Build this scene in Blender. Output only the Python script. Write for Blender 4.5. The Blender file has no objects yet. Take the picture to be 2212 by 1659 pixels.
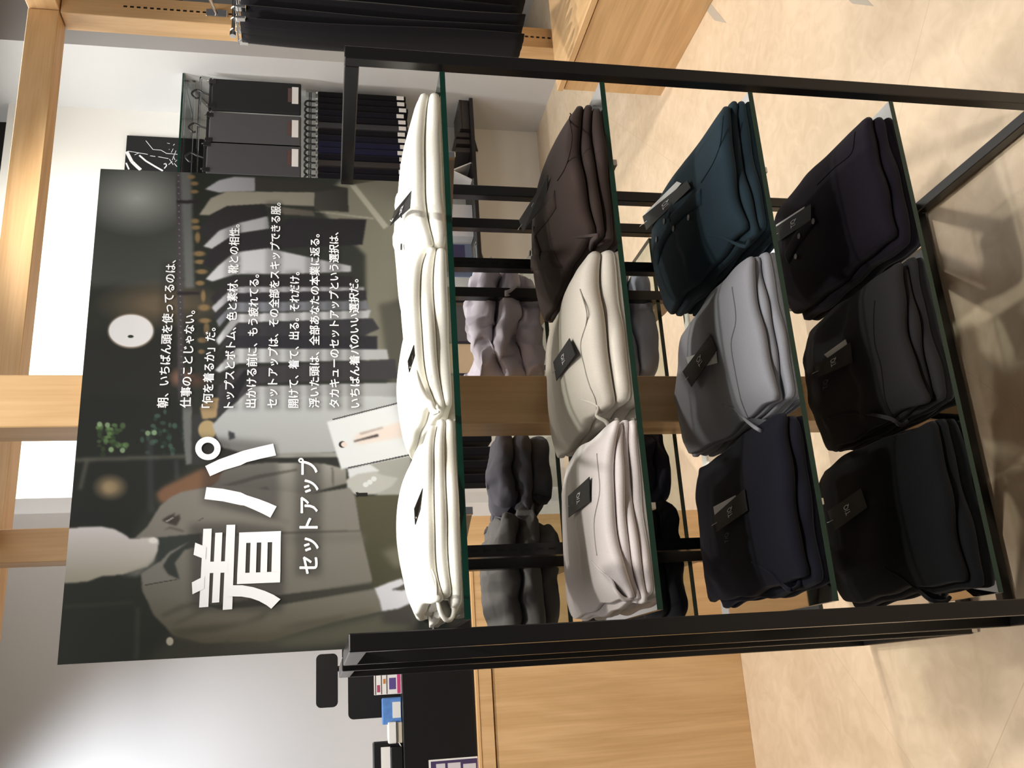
import bpy, math, random
import numpy as np
from mathutils import Vector, Matrix, noise

C = bpy.context.scene.collection
S = bpy.context.scene
PI = math.pi
# ------------------------------------------------------------------ camera
FPX = 2009.28
CAM = np.array([-0.0646, -1.2906, 1.3801])
YAW, PITCH = 0.3271, 0.1977
_cy, _sy, _cp, _sp = math.cos(YAW), math.sin(YAW), math.cos(PITCH), math.sin(PITCH)
FWD = np.array([_sy * _cp, _cy * _cp, -_sp])
RGT = np.array([_cy, -_sy, 0.0])
UP = np.cross(RGT, FWD)
cam = bpy.data.cameras.new('camera')
cam.sensor_width = 36
cam.lens = 36 * FPX / 2212
cam.clip_start = 0.02
cam_o = bpy.data.objects.new('camera', cam)
C.objects.link(cam_o)
# the phone was held upright and the picture stored sideways: world up points to the left of the frame
cam_o.matrix_world = Matrix(((-UP[0], RGT[0], -FWD[0], CAM[0]), (-UP[1], RGT[1], -FWD[1], CAM[1]),
                             (-UP[2], RGT[2], -FWD[2], CAM[2]), (0, 0, 0, 1)))
S.camera = cam_o

def at(x, y, X=None, Y=None, Z=None):
    """point of a real plane (X=, Y= or Z= const) that lies behind a photo pixel"""
    d = FWD + RGT * ((1659 - y) - 829.5) / FPX - UP * (x - 1106) / FPX
    if Z is not None: t = (Z - CAM[2]) / d[2]
    elif Y is not None: t = (Y - CAM[1]) / d[1]
    else: t = (X - CAM[0]) / d[0]
    return CAM + t * d

# ------------------------------------------------------------------ light and exposure
S.view_settings.view_transform = 'Standard'
S.view_settings.look = 'None'
S.view_settings.exposure = 0.0
S.view_settings.gamma = 1.0
S.view_settings.use_curve_mapping = False
w = bpy.data.worlds.new('shop'); S.world = w; w.use_nodes = True
w.node_tree.nodes['Background'].inputs[0].default_value = (1.0, 0.97, 0.93, 1)
w.node_tree.nodes['Background'].inputs[1].default_value = 0.10

def spot(name, loc, tgt, power, size=60, blend=.5, rad=.05, col=(1, .93, .84)):
    l = bpy.data.lights.new(name, 'SPOT'); l.energy = power; l.spot_size = math.radians(size); l.spot_blend = blend
    l.shadow_soft_size = rad; l.color = col
    o = bpy.data.objects.new(name, l); C.objects.link(o); o.location = loc
    o.rotation_euler = (Vector(tgt) - Vector(loc)).to_track_quat('-Z', 'Y').to_euler()
    return o
def area(name, loc, tgt, power, sx, sy, col=(1, .96, .91)):
    l = bpy.data.lights.new(name, 'AREA'); l.energy = power; l.shape = 'RECTANGLE'; l.size = sx; l.size_y = sy; l.color = col
    o = bpy.data.objects.new(name, l); C.objects.link(o); o.location = loc
    o.rotation_euler = (Vector(tgt) - Vector(loc)).to_track_quat('-Z', 'Y').to_euler()
    return o
spot('ceiling_spot_rack', (0.55, -1.15, 2.95), (0.48, 0.12, 1.0), 120, 42, .6, .05, (1, .95, .88))
spot('ceiling_spot_rack', (0.48, 0.05, 3.1), (0.48, 0.22, 1.2), 95, 36, .5, .05, (1, .96, .9))
spot('ceiling_spot_rack', (0.75, 1.25, 3.0), (0.55, 0.1, 0.6), 70, 62, .6, .05)
spot('ceiling_spot_bench', (2.2, 0.7, 3.0), (2.6, 1.3, 0.4), 150, 60, .6, .04)
spot('ceiling_spot_floor', (1.6, 1.3, 3.0), (1.6, 1.6, 0.0), 112, 95, .6, .05)
area('ceiling_wall_washer', (1.9, 3.25, 3.22), (1.9, 3.9, 2.2), 34, 1.8, .15, (1, .98, .92))
spot('ceiling_spot_register', (-0.55, 2.1, 3.1), (-0.8, 3.0, 1.35), 205, 92, 1.0, .08, (.93, .96, 1))
spot('ceiling_spot_counter', (-0.5, 0.7, 3.0), (-0.3, 1.7, 0.5), 190, 70, .7, .05)
area('ceiling_fill', (0.6, -0.6, 3.15), (0.6, -0.6, 0), 60, 2.4, 1.6)  # unseen area lamp added as soft fill over the racks
area('ceiling_fill', (2.2, 2.2, 3.15), (2.2, 2.2, 0), 40, 2.0, 1.2)  # second added fill, over the back of the room

# ------------------------------------------------------------------ materials
def srgb(r, g, b):
    f = lambda c: (c / 255 / 12.92) if c / 255 <= .04045 else ((c / 255 + .055) / 1.055) ** 2.4
    return (f(r), f(g), f(b), 1)
def new_mat(name):
    m = bpy.data.materials.new(name); m.use_nodes = True
    nt = m.node_tree; b = nt.nodes['Principled BSDF']
    return m, nt, b
def plain(name, col, rough=.5, metal=0, spec=.5, noise=0, nscale=60, bump=0, bscale=300, sheen=0, coat=0):
    m, nt, b = new_mat(name)
    b.inputs['Base Color'].default_value = col
    b.inputs['Roughness'].default_value = rough
    b.inputs['Metallic'].default_value = metal
    b.inputs['Specular IOR Level'].default_value = spec
    if sheen: b.inputs['Sheen Weight'].default_value = sheen; b.inputs['Sheen Roughness'].default_value = .5
    if coat: b.inputs['Coat Weight'].default_value = coat; b.inputs['Coat Roughness'].default_value = .08
    tc = nt.nodes.new('ShaderNodeTexCoord')
    if noise:
        n = nt.nodes.new('ShaderNodeTexNoise'); n.inputs['Scale'].default_value = nscale; n.inputs['Detail'].default_value = 4
        mx = nt.nodes.new('ShaderNodeMix'); mx.data_type = 'RGBA'
        mx.inputs[6].default_value = tuple(c * (1 - noise) for c in col[:3]) + (1,)
        mx.inputs[7].default_value = tuple(min(1, c * (1 + noise)) for c in col[:3]) + (1,)
        nt.links.new(tc.outputs['Object'], n.inputs['Vector']); nt.links.new(n.outputs['Fac'], mx.inputs[0])
        nt.links.new(mx.outputs[2], b.inputs['Base Color'])
    if bump:
        n2 = nt.nodes.new('ShaderNodeTexNoise'); n2.inputs['Scale'].default_value = bscale; n2.inputs['Detail'].default_value = 3
        bp = nt.nodes.new('ShaderNodeBump'); bp.inputs['Strength'].default_value = bump; bp.inputs['Distance'].default_value = .002
        nt.links.new(tc.outputs['Object'], n2.inputs['Vector']); nt.links.new(n2.outputs['Fac'], bp.inputs['Height'])
        nt.links.new(bp.outputs['Normal'], b.inputs['Normal'])
    return m
def wood(name, axis, c1, c2, rough=.42):
    """maple veneer, grain along axis"""
    m, nt, b = new_mat(name)
    b.inputs['Roughness'].default_value = rough
    tc = nt.nodes.new('ShaderNodeTexCoord'); mp = nt.nodes.new('ShaderNodeMapping')
    sc = [9, 9, 9]; sc[axis] = .9; mp.inputs['Scale'].default_value = sc
    n1 = nt.nodes.new('ShaderNodeTexNoise'); n1.inputs['Scale'].default_value = 1.0; n1.inputs['Detail'].default_value = 5; n1.inputs['Distortion'].default_value = .6
    mp2 = nt.nodes.new('ShaderNodeMapping'); s2 = [160, 160, 160]; s2[axis] = 3; mp2.inputs['Scale'].default_value = s2
    n2 = nt.nodes.new('ShaderNodeTexNoise'); n2.inputs['Scale'].default_value = 1; n2.inputs['Detail'].default_value = 3
    wv = nt.nodes.new('ShaderNodeMath'); wv.operation = 'PINGPONG'; wv.inputs[1].default_value = .12
    md = nt.nodes.new('ShaderNodeMath'); md.operation = 'MULTIPLY'; md.inputs[1].default_value = 3.2
    ad = nt.nodes.new('ShaderNodeMath'); ad.operation = 'ADD'
    m2 = nt.nodes.new('ShaderNodeMath'); m2.operation = 'MULTIPLY'; m2.inputs[1].default_value = .55
    cr = nt.nodes.new('ShaderNodeValToRGB'); cr.color_ramp.elements[0].color = c1; cr.color_ramp.elements[1].color = c2
    cr.color_ramp.elements[0].position = .15; cr.color_ramp.elements[1].position = .75
    L = nt.links.new
    L(tc.outputs['Object'], mp.inputs[0]); L(mp.outputs[0], n1.inputs['Vector']); L(tc.outputs['Object'], mp2.inputs[0]); L(mp2.outputs[0], n2.inputs['Vector'])
    L(n1.outputs['Fac'], wv.inputs[0]); L(wv.outputs[0], md.inputs[0]); L(n2.outputs['Fac'], m2.inputs[0]); L(md.outputs[0], ad.inputs[0]); L(m2.outputs[0], ad.inputs[1])
    L(ad.outputs[0], cr.inputs[0]); L(cr.outputs[0], b.inputs['Base Color'])
    return m
def fabric(name, col, rib=None, sheen=.06):
    """woven cloth: fine crossed thread bump, optional rib or check"""
    m, nt, b = new_mat(name)
    b.inputs['Roughness'].default_value = .92; b.inputs['Specular IOR Level'].default_value = .15
    b.inputs['Sheen Weight'].default_value = sheen
    b.inputs['Base Color'].default_value = col
    tc = nt.nodes.new('ShaderNodeTexCoord')
    n = nt.nodes.new('ShaderNodeTexNoise'); n.inputs['Scale'].default_value = 700; n.inputs['Detail'].default_value = 2
    mx = nt.nodes.new('ShaderNodeMix'); mx.data_type = 'RGBA'
    mx.inputs[6].default_value = tuple(c * .86 for c in col[:3]) + (1,); mx.inputs[7].default_value = tuple(min(1, c * 1.12) for c in col[:3]) + (1,)
    bp = nt.nodes.new('ShaderNodeBump'); bp.inputs['Strength'].default_value = .25; bp.inputs['Distance'].default_value = .0006
    L = nt.links.new
    L(tc.outputs['Object'], n.inputs['Vector']); L(n.outputs['Fac'], mx.inputs[0])
    L(n.outputs['Fac'], bp.inputs['Height']); L(bp.outputs['Normal'], b.inputs['Normal'])
    if rib:
        axis, scale, amt = rib[:3]
        sp = nt.nodes.new('ShaderNodeSeparateXYZ'); ml = nt.nodes.new('ShaderNodeMath'); ml.operation = 'MULTIPLY'; ml.inputs[1].default_value = scale
        fr = nt.nodes.new('ShaderNodeMath'); fr.operation = 'PINGPONG'; fr.inputs[1].default_value = .5
        gt = nt.nodes.new('ShaderNodeMath'); gt.operation = 'GREATER_THAN'; gt.inputs[1].default_value = .33 if len(rib) < 4 else .475
        m3 = nt.nodes.new('ShaderNodeMix'); m3.data_type = 'RGBA'
        m3.inputs[7].default_value = tuple(min(1, c * (1 + amt)) for c in col[:3]) + (1,)
        L(tc.outputs['Object'], sp.inputs[0]); L(sp.outputs[axis], ml.inputs[0]); L(ml.outputs[0], fr.inputs[0]); L(fr.outputs[0], gt.inputs[0])
        L(gt.outputs[0], m3.inputs[0]); L(mx.outputs[2], m3.inputs[6])
        if len(rib) > 3:                            # crossing lines make a windowpane check
            ml2 = nt.nodes.new('ShaderNodeMath'); ml2.operation = 'MULTIPLY'; ml2.inputs[1].default_value = scale
            fr2 = nt.nodes.new('ShaderNodeMath'); fr2.operation = 'PINGPONG'; fr2.inputs[1].default_value = .5
            gt2 = nt.nodes.new('ShaderNodeMath'); gt2.operation = 'GREATER_THAN'; gt2.inputs[1].default_value = .475
            mm = nt.nodes.new('ShaderNodeMath'); mm.operation = 'MAXIMUM'
            L(sp.outputs[rib[3]], ml2.inputs[0]); L(ml2.outputs[0], fr2.inputs[0]); L(fr2.outputs[0], gt2.inputs[0])
            L(gt.outputs[0], mm.inputs[0]); L(gt2.outputs[0], mm.inputs[1]); L(mm.outputs[0], m3.inputs[0])
            for link in [l for l in nt.links if l.to_socket == m3.inputs[0] and l.from_node == gt]: nt.links.remove(link); L(m3.outputs[2], b.inputs['Base Color'])
    else:
        L(mx.outputs[2], b.inputs['Base Color'])
    return m
def clear(name, tint, refl=.10):
    """thin sheet glass face: see-through with a Fresnel gloss"""
    m = bpy.data.materials.new(name); m.use_nodes = True; nt = m.node_tree; nt.nodes.clear()
    o = nt.nodes.new('ShaderNodeOutputMaterial'); t = nt.nodes.new('ShaderNodeBsdfTransparent'); t.inputs[0].default_value = tint
    g = nt.nodes.new('ShaderNodeBsdfGlossy'); g.inputs['Roughness'].default_value = .03
    fr = nt.nodes.new('ShaderNodeFresnel'); fr.inputs[0].default_value = 1.45
    mx = nt.nodes.new('ShaderNodeMixShader')
    nt.links.new(fr.outputs[0], mx.inputs[0]); nt.links.new(t.outputs[0], mx.inputs[1]); nt.links.new(g.outputs[0], mx.inputs[2]); nt.links.new(mx.outputs[0], o.inputs[0])
    return m

M = {}
M['black'] = plain('black_metal', (.008, .0075, .008, 1), .28, spec=.5, bump=.03, bscale=900)
M['slot'] = plain('slot_shadow', (.002, .002, .002, 1), .6)
M['steel'] = plain('grey_steel', (.30, .29, .28, 1), .32, metal=.9)
M['chrome'] = plain('chrome', (.78, .78, .78, 1), .15, metal=1)
M['wood_x'] = wood('maple_x', 0, srgb(204, 165, 116), srgb(228, 191, 143))
M['wood_y'] = wood('maple_y', 1, srgb(204, 165, 116), srgb(228, 191, 143))
M['wood_z'] = wood('maple_z', 2, srgb(204, 165, 116), srgb(228, 191, 143))
M['wood_edge'] = plain('maple_edge', srgb(222, 180, 128), .45, noise=.06, nscale=20)
M['white_wall'] = plain('white_paint', (.80, .79, .75, 1), .6, noise=.02, nscale=3, bump=.03, bscale=120)
M['grey_wall'] = plain('pale_grey_paint', (.62, .625, .635, 1), .6, noise=.02, nscale=3, bump=.03, bscale=120)
M['dark_wall'] = plain('dark_grey_paint', (.05, .048, .046, 1), .8, noise=.05, nscale=3)
M['plinth'] = plain('glossy_beige_panel', srgb(150, 142, 122), .12, noise=.03, nscale=2)
M['glass'] = clear('sheet_glass', (.93, .965, .945, 1))
M['acrylic'] = clear('acrylic', (.93, .95, .97, 1))
M['glass_edge'] = plain('green_glass_edge', (.003, .034, .022, 1), .15, spec=.6, noise=.3, nscale=40)
M['card_black'] = plain('black_card', (.013, .0135, .014, 1), .6, spec=.25)
M['card_white'] = plain('white_card', (.80, .80, .80, 1), .5)
M['print_white'] = plain('white_ink', (.78, .78, .80, 1), .5)
M['button'] = plain('dark_button', (.03, .03, .032, 1), .3)
M['black_plastic'] = plain('black_plastic', (.010, .010, .011, 1), .35, bump=.05, bscale=500)
M['black_panel'] = plain('black_laminate', (.006, .006, .0065, 1), .35, bump=.02, bscale=300)
M['mark'] = plain('grey_thread', (.13, .13, .14, 1), .8)
M['tape'] = plain('grey_tape', srgb(176, 168, 155), .6, noise=.03)

# cream concrete-look floor: clouds, trowel marks, thin diagonal joints
m, nt, b = new_mat('cream_floor'); M['floor'] = m
L = nt.links.new
tc = nt.nodes.new('ShaderNodeTexCoord')
n1 = nt.nodes.new('ShaderNodeTexNoise'); n1.inputs['Scale'].default_value = 2.2; n1.inputs['Detail'].default_value = 6; n1.inputs['Distortion'].default_value = .8
n2 = nt.nodes.new('ShaderNodeTexNoise'); n2.inputs['Scale'].default_value = 16; n2.inputs['Detail'].default_value = 5; n2.inputs['Distortion'].default_value = 1.2
mxn = nt.nodes.new('ShaderNodeMath'); mxn.operation = 'ADD'
hf = nt.nodes.new('ShaderNodeMath'); hf.operation = 'MULTIPLY'; hf.inputs[1].default_value = .5
cr = nt.nodes.new('ShaderNodeValToRGB'); cr.color_ramp.elements[0].position = .36; cr.color_ramp.elements[1].position = .64
cr.color_ramp.elements[0].color = srgb(205, 184, 156); cr.color_ramp.elements[1].color = srgb(224, 204, 178)
mp = nt.nodes.new('ShaderNodeMapping'); mp.inputs['Rotation'].default_value = (0, 0, math.radians(45)); mp.inputs['Location'].default_value = (.12, .03, 0)
br = nt.nodes.new('ShaderNodeTexBrick'); br.offset = 0; br.inputs['Scale'].default_value = 1; br.inputs['Mortar Size'].default_value = .0012; br.inputs['Mortar Smooth'].default_value = .3
br.inputs['Brick Width'].default_value = .93; br.inputs['Row Height'].default_value = .93
mj = nt.nodes.new('ShaderNodeMix'); mj.data_type = 'RGBA'; mj.inputs[7].default_value = srgb(200, 179, 152)
bp = nt.nodes.new('ShaderNodeBump'); bp.inputs['Strength'].default_value = .12; bp.inputs['Distance'].default_value = .003
L(tc.outputs['Object'], n1.inputs['Vector']); L(tc.outputs['Object'], n2.inputs['Vector']); L(tc.outputs['Object'], mp.inputs[0]); L(mp.outputs[0], br.inputs['Vector'])
L(n1.outputs['Fac'], mxn.inputs[0]); L(n2.outputs['Fac'], mxn.inputs[1]); L(mxn.outputs[0], hf.inputs[0]); L(hf.outputs[0], cr.inputs[0])
L(cr.outputs[0], mj.inputs[6]); L(br.outputs['Fac'], mj.inputs[0]); L(mj.outputs[2], b.inputs['Base Color'])
L(n2.outputs['Fac'], bp.inputs['Height']); L(bp.outputs['Normal'], b.inputs['Normal'])
b.inputs['Roughness'].default_value = .42

# ------------------------------------------------------------------ mesh helpers
class MB:
    def __init__(s): s.v = []; s.f = []; s.mi = []
    def add(s, verts, faces, mi=0):
        o = len(s.v); s.v += [tuple(float(c) for c in p) for p in verts]; s.f += [tuple(i + o for i in f) for f in faces]; s.mi += [mi] * len(faces); return s
    def box(s, x0, x1, y0, y1, z0, z1, mi=0, bev=0):
        if bev <= 0:
            v = [(x, y, z) for x in (x0, x1) for y in (y0, y1) for z in (z0, z1)]
            return s.add(v, [(0, 1, 3, 2), (4, 6, 7, 5), (0, 4, 5, 1), (2, 3, 7, 6), (0, 2, 6, 4), (1, 5, 7, 3)], mi)
        b = bev; v = []; idx = {}
        for ix, x in enumerate((x0, x1)):
            for iy, y in enumerate((y0, y1)):
                for iz, z in enumerate((z0, z1)):
                    sx, sy, sz = (1 - 2 * ix) * b, (1 - 2 * iy) * b, (1 - 2 * iz) * b
                    for k, p in enumerate(((x, y + sy, z + sz), (x + sx, y, z + sz), (x + sx, y + sy, z))):
                        idx[ix, iy, iz, k] = len(v); v.append(p)
        q = lambda *a: [idx[t] for t in a]
        f = []
        for i in (0, 1):
            f.append(q((i, 0, 0, 0), (i, 1, 0, 0), (i, 1, 1, 0), (i, 0, 1, 0))); f.append(q((0, i, 0, 1), (1, i, 0, 1), (1, i, 1, 1), (0, i, 1, 1)))
            f.append(q((0, 0, i, 2), (1, 0, i, 2), (1, 1, i, 2), (0, 1, i, 2)))
            for j in (0, 1):
                f.append(q((i, j, 0, 0), (i, j, 1, 0), (i, j, 1, 1), (i, j, 0, 1))); f.append(q((i, 0, j, 0), (i, 1, j, 0), (i, 1, j, 2), (i, 0, j, 2)))
                f.append(q((0, i, j, 1), (1, i, j, 1), (1, i, j, 2), (0, i, j, 2)))
                for k in (0, 1): f.append(q((i, j, k, 0), (i, j, k, 1), (i, j, k, 2)))
        return s.add(v, f, mi)
    def prism(s, poly, a0, a1, axis=1, mi=0):
        """polygon in the two other axes, extruded along axis"""
        n = len(poly); v = []
        for a in (a0, a1):
            for p in poly:
                q = list(p); q.insert(axis, a); v.append(q)
        f = [tuple(range(n)), tuple(range(2 * n - 1, n - 1, -1))] + [(i, n + i, n + (i + 1) % n, (i + 1) % n) for i in range(n)]
        return s.add(v, f, mi)
    def tube(s, pts, r, n=8, mi=0, closed=False):
        pts = [Vector([float(c) for c in p]) for p in pts]; m = len(pts); v = []; f = []
        rr = r if hasattr(r, '__len__') else [r] * m
        up = Vector((0.13, 0.27, 1)).normalized()
        for i, p in enumerate(pts):
            t = (pts[(i + 1) % m] - pts[i - 1]) if closed else (pts[min(i + 1, m - 1)] - pts[max(i - 1, 0)])
            t.normalize(); a = t.cross(up)
            if a.length < 1e-4: a = t.cross(Vector((1, 0, 0)))
            a.normalize(); bb = t.cross(a)
            for k in range(n):
                th = 2 * PI * k / n; v.append(p + (a * math.cos(th) + bb * math.sin(th)) * rr[i])
        for i in range(m if closed else m - 1):
            j = (i + 1) % m
            for k in range(n): f.append((i * n + k, i * n + (k + 1) % n, j * n + (k + 1) % n, j * n + k))
        if not closed: f += [tuple(range(n - 1, -1, -1)), tuple((m - 1) * n + k for k in range(n))]
        return s.add(v, f, mi)
    def grid(s, fn, nu, nv, mi=0):
        v = [fn(i / nu, j / nv) for j in range(nv + 1) for i in range(nu + 1)]
        f = [(j * (nu + 1) + i, j * (nu + 1) + i + 1, (j + 1) * (nu + 1) + i + 1, (j + 1) * (nu + 1) + i) for j in range(nv) for i in range(nu)]
        return s.add(v, f, mi)
    def disc(s, c, r, axis, h, n=20, mi=0):
        a = [i for i in range(3) if i != axis]; v = []
        for k in (0, 1):
            for i in range(n):
                p = list(c); p[a[0]] += r * math.cos(2 * PI * i / n); p[a[1]] += r * math.sin(2 * PI * i / n); p[axis] += h * k; v.append(p)
        return s.add(v, [tuple(range(n)), tuple(range(2 * n - 1, n - 1, -1))] + [(i, n + i, n + (i + 1) % n, (i + 1) % n) for i in range(n)], mi)
    def build(s, name, mats, parent=None, smooth=False, loc=None):
        if not isinstance(mats, (list, tuple)): mats = [mats]
        me = bpy.data.meshes.new(name)
        if parent is not None:
            off = Vector((0, 0, 0)); q = parent
            while q is not None: off += Vector(q.location); q = q.parent
            base = Vector((0, 0, 0))
        else:
            if loc is None:
                a = np.array(s.v); loc = ((a[:, 0].min() + a[:, 0].max()) / 2, (a[:, 1].min() + a[:, 1].max()) / 2, a[:, 2].min())
            off = base = Vector(loc)
        me.from_pydata([(p[0] - off[0], p[1] - off[1], p[2] - off[2]) for p in s.v], [], s.f)
        for mm in mats: me.materials.append(mm)
        me.polygons.foreach_set('material_index', s.mi)
        if smooth: me.polygons.foreach_set('use_smooth', [True] * len(me.polygons))
        me.update()
        import bmesh
        bm = bmesh.new(); bm.from_mesh(me); bmesh.ops.recalc_face_normals(bm, faces=bm.faces); bm.to_mesh(me); bm.free()
        o = bpy.data.objects.new(name, me); C.objects.link(o); o.location = base
        if parent is not None: o.parent = parent
        return o

def tag(o, label, cat, group=None):
    o['label'] = label; o['category'] = cat
    if group: o['group'] = group
    return o
def thing(name, label, cat, loc, group=None):
    o = bpy.data.objects.new(name, None); o.empty_display_size = .05; C.objects.link(o); o.location = loc
    return tag(o, label, cat, group)
def struct(o): o['kind'] = 'structure'; return o

_tc = {}
def text2d(body, bold=0.0):
    """flat lettering: vertices in em units and faces"""
    if (body, bold) in _tc: return _tc[body, bold]
    c = bpy.data.curves.new('lettering', 'FONT'); c.body = body; c.size = 1; c.resolution_u = 3
    o = bpy.data.objects.new('lettering', c); C.objects.link(o); bpy.context.view_layer.update()
    e = o.evaluated_get(bpy.context.evaluated_depsgraph_get()); me = e.to_mesh()
    v = [(p.co.x, p.co.y) for p in me.vertices]; f = [tuple(p.vertices) for p in me.polygons]
    e.to_mesh_clear(); bpy.data.objects.remove(o); bpy.data.curves.remove(c)
    v = [(x, y) for x, y in v]
    if not bold: v = [(x, y, 0) for x, y in v]
    else:
        n = len(v); V = []; F = []
        for i, (dx, dy) in enumerate(((0, 0), (bold, 0), (-bold, 0), (0, bold * .7), (0, -bold * .7))):
            V += [(x + dx, y + dy, i) for x, y in v]; F += [tuple(k + i * n for k in q) for q in f]
        v, f = V, F
    _tc[body, bold] = (v, f); return v, f
def text_box(mb, body, fn, bold=0.0, mi=0, lift=(0, -.00011, 0)):
    """fit lettering into the unit square and send every vertex through fn(s,t)"""
    v, f = text2d(body, bold); a = np.array(v); lo = a.min(0); hi = a.max(0)
    mb.add([Vector(fn((p[0] - lo[0]) / (hi[0] - lo[0]), (p[1] - lo[1]) / (hi[1] - lo[1]))) + Vector(lift) * p[2] for p in v], f, mi)

# ------------------------------------------------------------------ room
mb = MB(); mb.box(-4, 6, -3.2, 4.6, -.1, 0); struct(mb.build('floor', M['floor']))
mb = MB(); mb.box(-4, 6, -3.2, 4.6, 3.45, 3.5); struct(mb.build('ceiling', M['dark_wall']))
mb = MB(); mb.box(.9, 3.47, 3.9, 4.1, 0, 3.24); struct(mb.build('wall_back', M['white_wall']))
mb = MB(); mb.box(3.47, 3.76, 3.31, 4.1, 0, 3.44); struct(mb.build('wall_right', M['grey_wall']))
mb = MB(); mb.box(4.38, 4.5, 1.0, 4.5, 0, 2.3); struct(mb.build('wall_far_right', M['grey_wall']))
mb = MB(); mb.box(3.76, 6, 4.45, 4.55, 0, 3.44); struct(mb.build('wall_dark_recess', M['dark_wall']))
mb = MB(); mb.box(-4, .80, 3.0, 3.15, 0, 3.44); struct(mb.build('wall_register', M['grey_wall']))
mb = MB(); mb.box(.80, .9, 3.15, 4.1, 0, 3.44); struct(mb.build('wall_register_return', M['grey_wall']))

# maple frame: front-left column between the racks, register post, bench post, long beam
mb = MB(); mb.box(.444, .544, .45, .547, 0, 2.376, bev=.002); struct(mb.build('trim_1', M['wood_z']))
mb = MB(); mb.box(.402, .505, 1.76, 1.86, 0, 2.374, bev=.002); struct(mb.build('trim_2', M['wood_z']))
mb = MB(); mb.box(2.505, 2.605, 1.87, 1.97, 0, 2.373, bev=.002)
mb.box(2.548, 2.562, 1.8692, 1.87, .1, 2.2, 1)
for i in range(80): mb.box(2.551, 2.559, 1.8688, 1.8692, .2 + i * .0245, .214 + i * .0245, 2)
struct(mb.build('trim_3', [M['wood_z'], M['wood_edge'], M['slot']]))
mb = MB(); mb.box(-2.2, 2.515, 1.87, 1.97, 2.378, 2.488, bev=.002); struct(mb.build('trim_4', M['wood_x']))
mb = MB(); mb.box(2.517, 2.62, .2, 1.97, 2.378, 2.488, bev=.002); struct(mb.build('trim_5', M['wood_y']))
mb = MB(); mb.box(.43, .53, .45, 1.86, 2.378, 2.488, bev=.002); struct(mb.build('trim_6', M['wood_y']))

# ------------------------------------------------------------------ the two back-to-back racks
W, D, H, PW, PD = .9613, .441, 1.35, .0244, .0226
SH = [1.194, .9166, .6414, .3625]
GT = .009
def rack(name, label, x0, yA, sgn):
    """yA = plane of the open front, shelves go from it towards sgn*Y"""
    Y = lambda d: yA + sgn * d
    t = thing(name, label, 'rack', (x0 + W / 2, Y(D / 2), 0), 'back to back shelf racks')
    def bx(nm, xa, xb, da, db, za, zb, bev=.0015):
        ya, yb = sorted((Y(da), Y(db))); return MB().box(x0 + xa, x0 + xb, ya, yb, za, zb, bev=bev).build(nm, M['black'], t)
    for xa in (0, W - PW):
        bx('post', xa, xa + PW, 0, PD, .018, H); bx('post', xa, xa + PW, D - PD, D, .018, H)
        bx('top_rail', xa, xa + PW, PD, D - PD, H - .0245, H); bx('bottom_rail', xa, xa + PW, PD, D - PD, .006, .0292)
        for d in (PD / 2, D - PD / 2):
            MB().disc((x0 + xa + PW / 2, Y(d), 0), .009, 2, .018).build('foot', M['chrome'], t)
    bx('cross_bar', PW, W - PW, D - PD, D, .006, .030)
    bx('cross_bar', PW, W - PW, D - .012, D - .006, H - .006, H)
    for xa in (.1775, .7675):
        ya, yb = sorted((Y(D - PD), Y(D))); mb = MB().box(x0 + xa, x0 + xa + .0224, ya, yb, .03, H - .006)
        z = .08
        while z < H - .05:
            yy = sorted((Y(D - PD - .0004), Y(D - PD))); mb.box(x0 + xa + .0092, x0 + xa + .0132, yy[0], yy[1], z, z + .014, 1); z += .025
        mb.build('slotted_upright', [M['black'], M['slot']], t)
    for z in SH:
        for xa in (.1775, .7675):
            xc = x0 + xa + .0112; zt = z - GT - .0015
            poly = [(Y(D - PD), zt), (Y(D - PD), zt - .045), (Y(D - .10), zt - .045), (Y(.055), zt - .014), (Y(.03), zt - .012), (Y(.03), zt)]
            br = MB().prism(poly, xc - .003, xc + .003, 0).build('shelf_bracket', M['steel'], t)
            ya, yb = sorted((Y(.022), Y(.032))); MB().box(xc - .0055, xc + .0055, ya, yb, zt - .012, zt, bev=.001).build('bracket_tip', M['chrome'], br)
    return t
rack('display_rack', 'black metal shelf rack in front, holding the folded trousers and the poster', 0, 0, 1)
Y2 = 2 * D + .1093
rack('display_rack', 'second black metal rack standing back to back behind the trouser rack', -.0057, Y2, -1)
def glass(x0, x1, y0, y1, z, label, group='glass shelves of the racks'):
    b = .0006; mb = MB()
    v = [(x, y, zz) for x in (x0, x1) for y in (y0, y1) for zz in (z - GT, z)]
    mb.add(v, [(0, 4, 6, 2), (1, 3, 7, 5)], 0); mb.add(v, [(0, 1, 3, 2), (4, 6, 7, 5), (0, 4, 5, 1), (2, 3, 7, 6)], 1)
    return tag(mb.build('glass_shelf', [M['glass'], M['glass_edge']]), label, 'shelf', group)
for z, nm, it in zip(SH, ('top', 'second', 'third', 'lowest'), ('white', 'brown and pale beige', 'teal, grey and navy', 'black and charcoal')):
    glass(.0352, W - .0352, .0056, .4165, z, nm + ' green edged glass shelf of the front rack, under the ' + it + ' trousers')
for z, nm in ((.9066, 'upper'), (.6414, 'middle'), (.3625, 'bottom')):
    glass(.03, .922, .557, .965, z, nm + ' green edged glass shelf of the rear rack, seen through the front rack')

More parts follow.
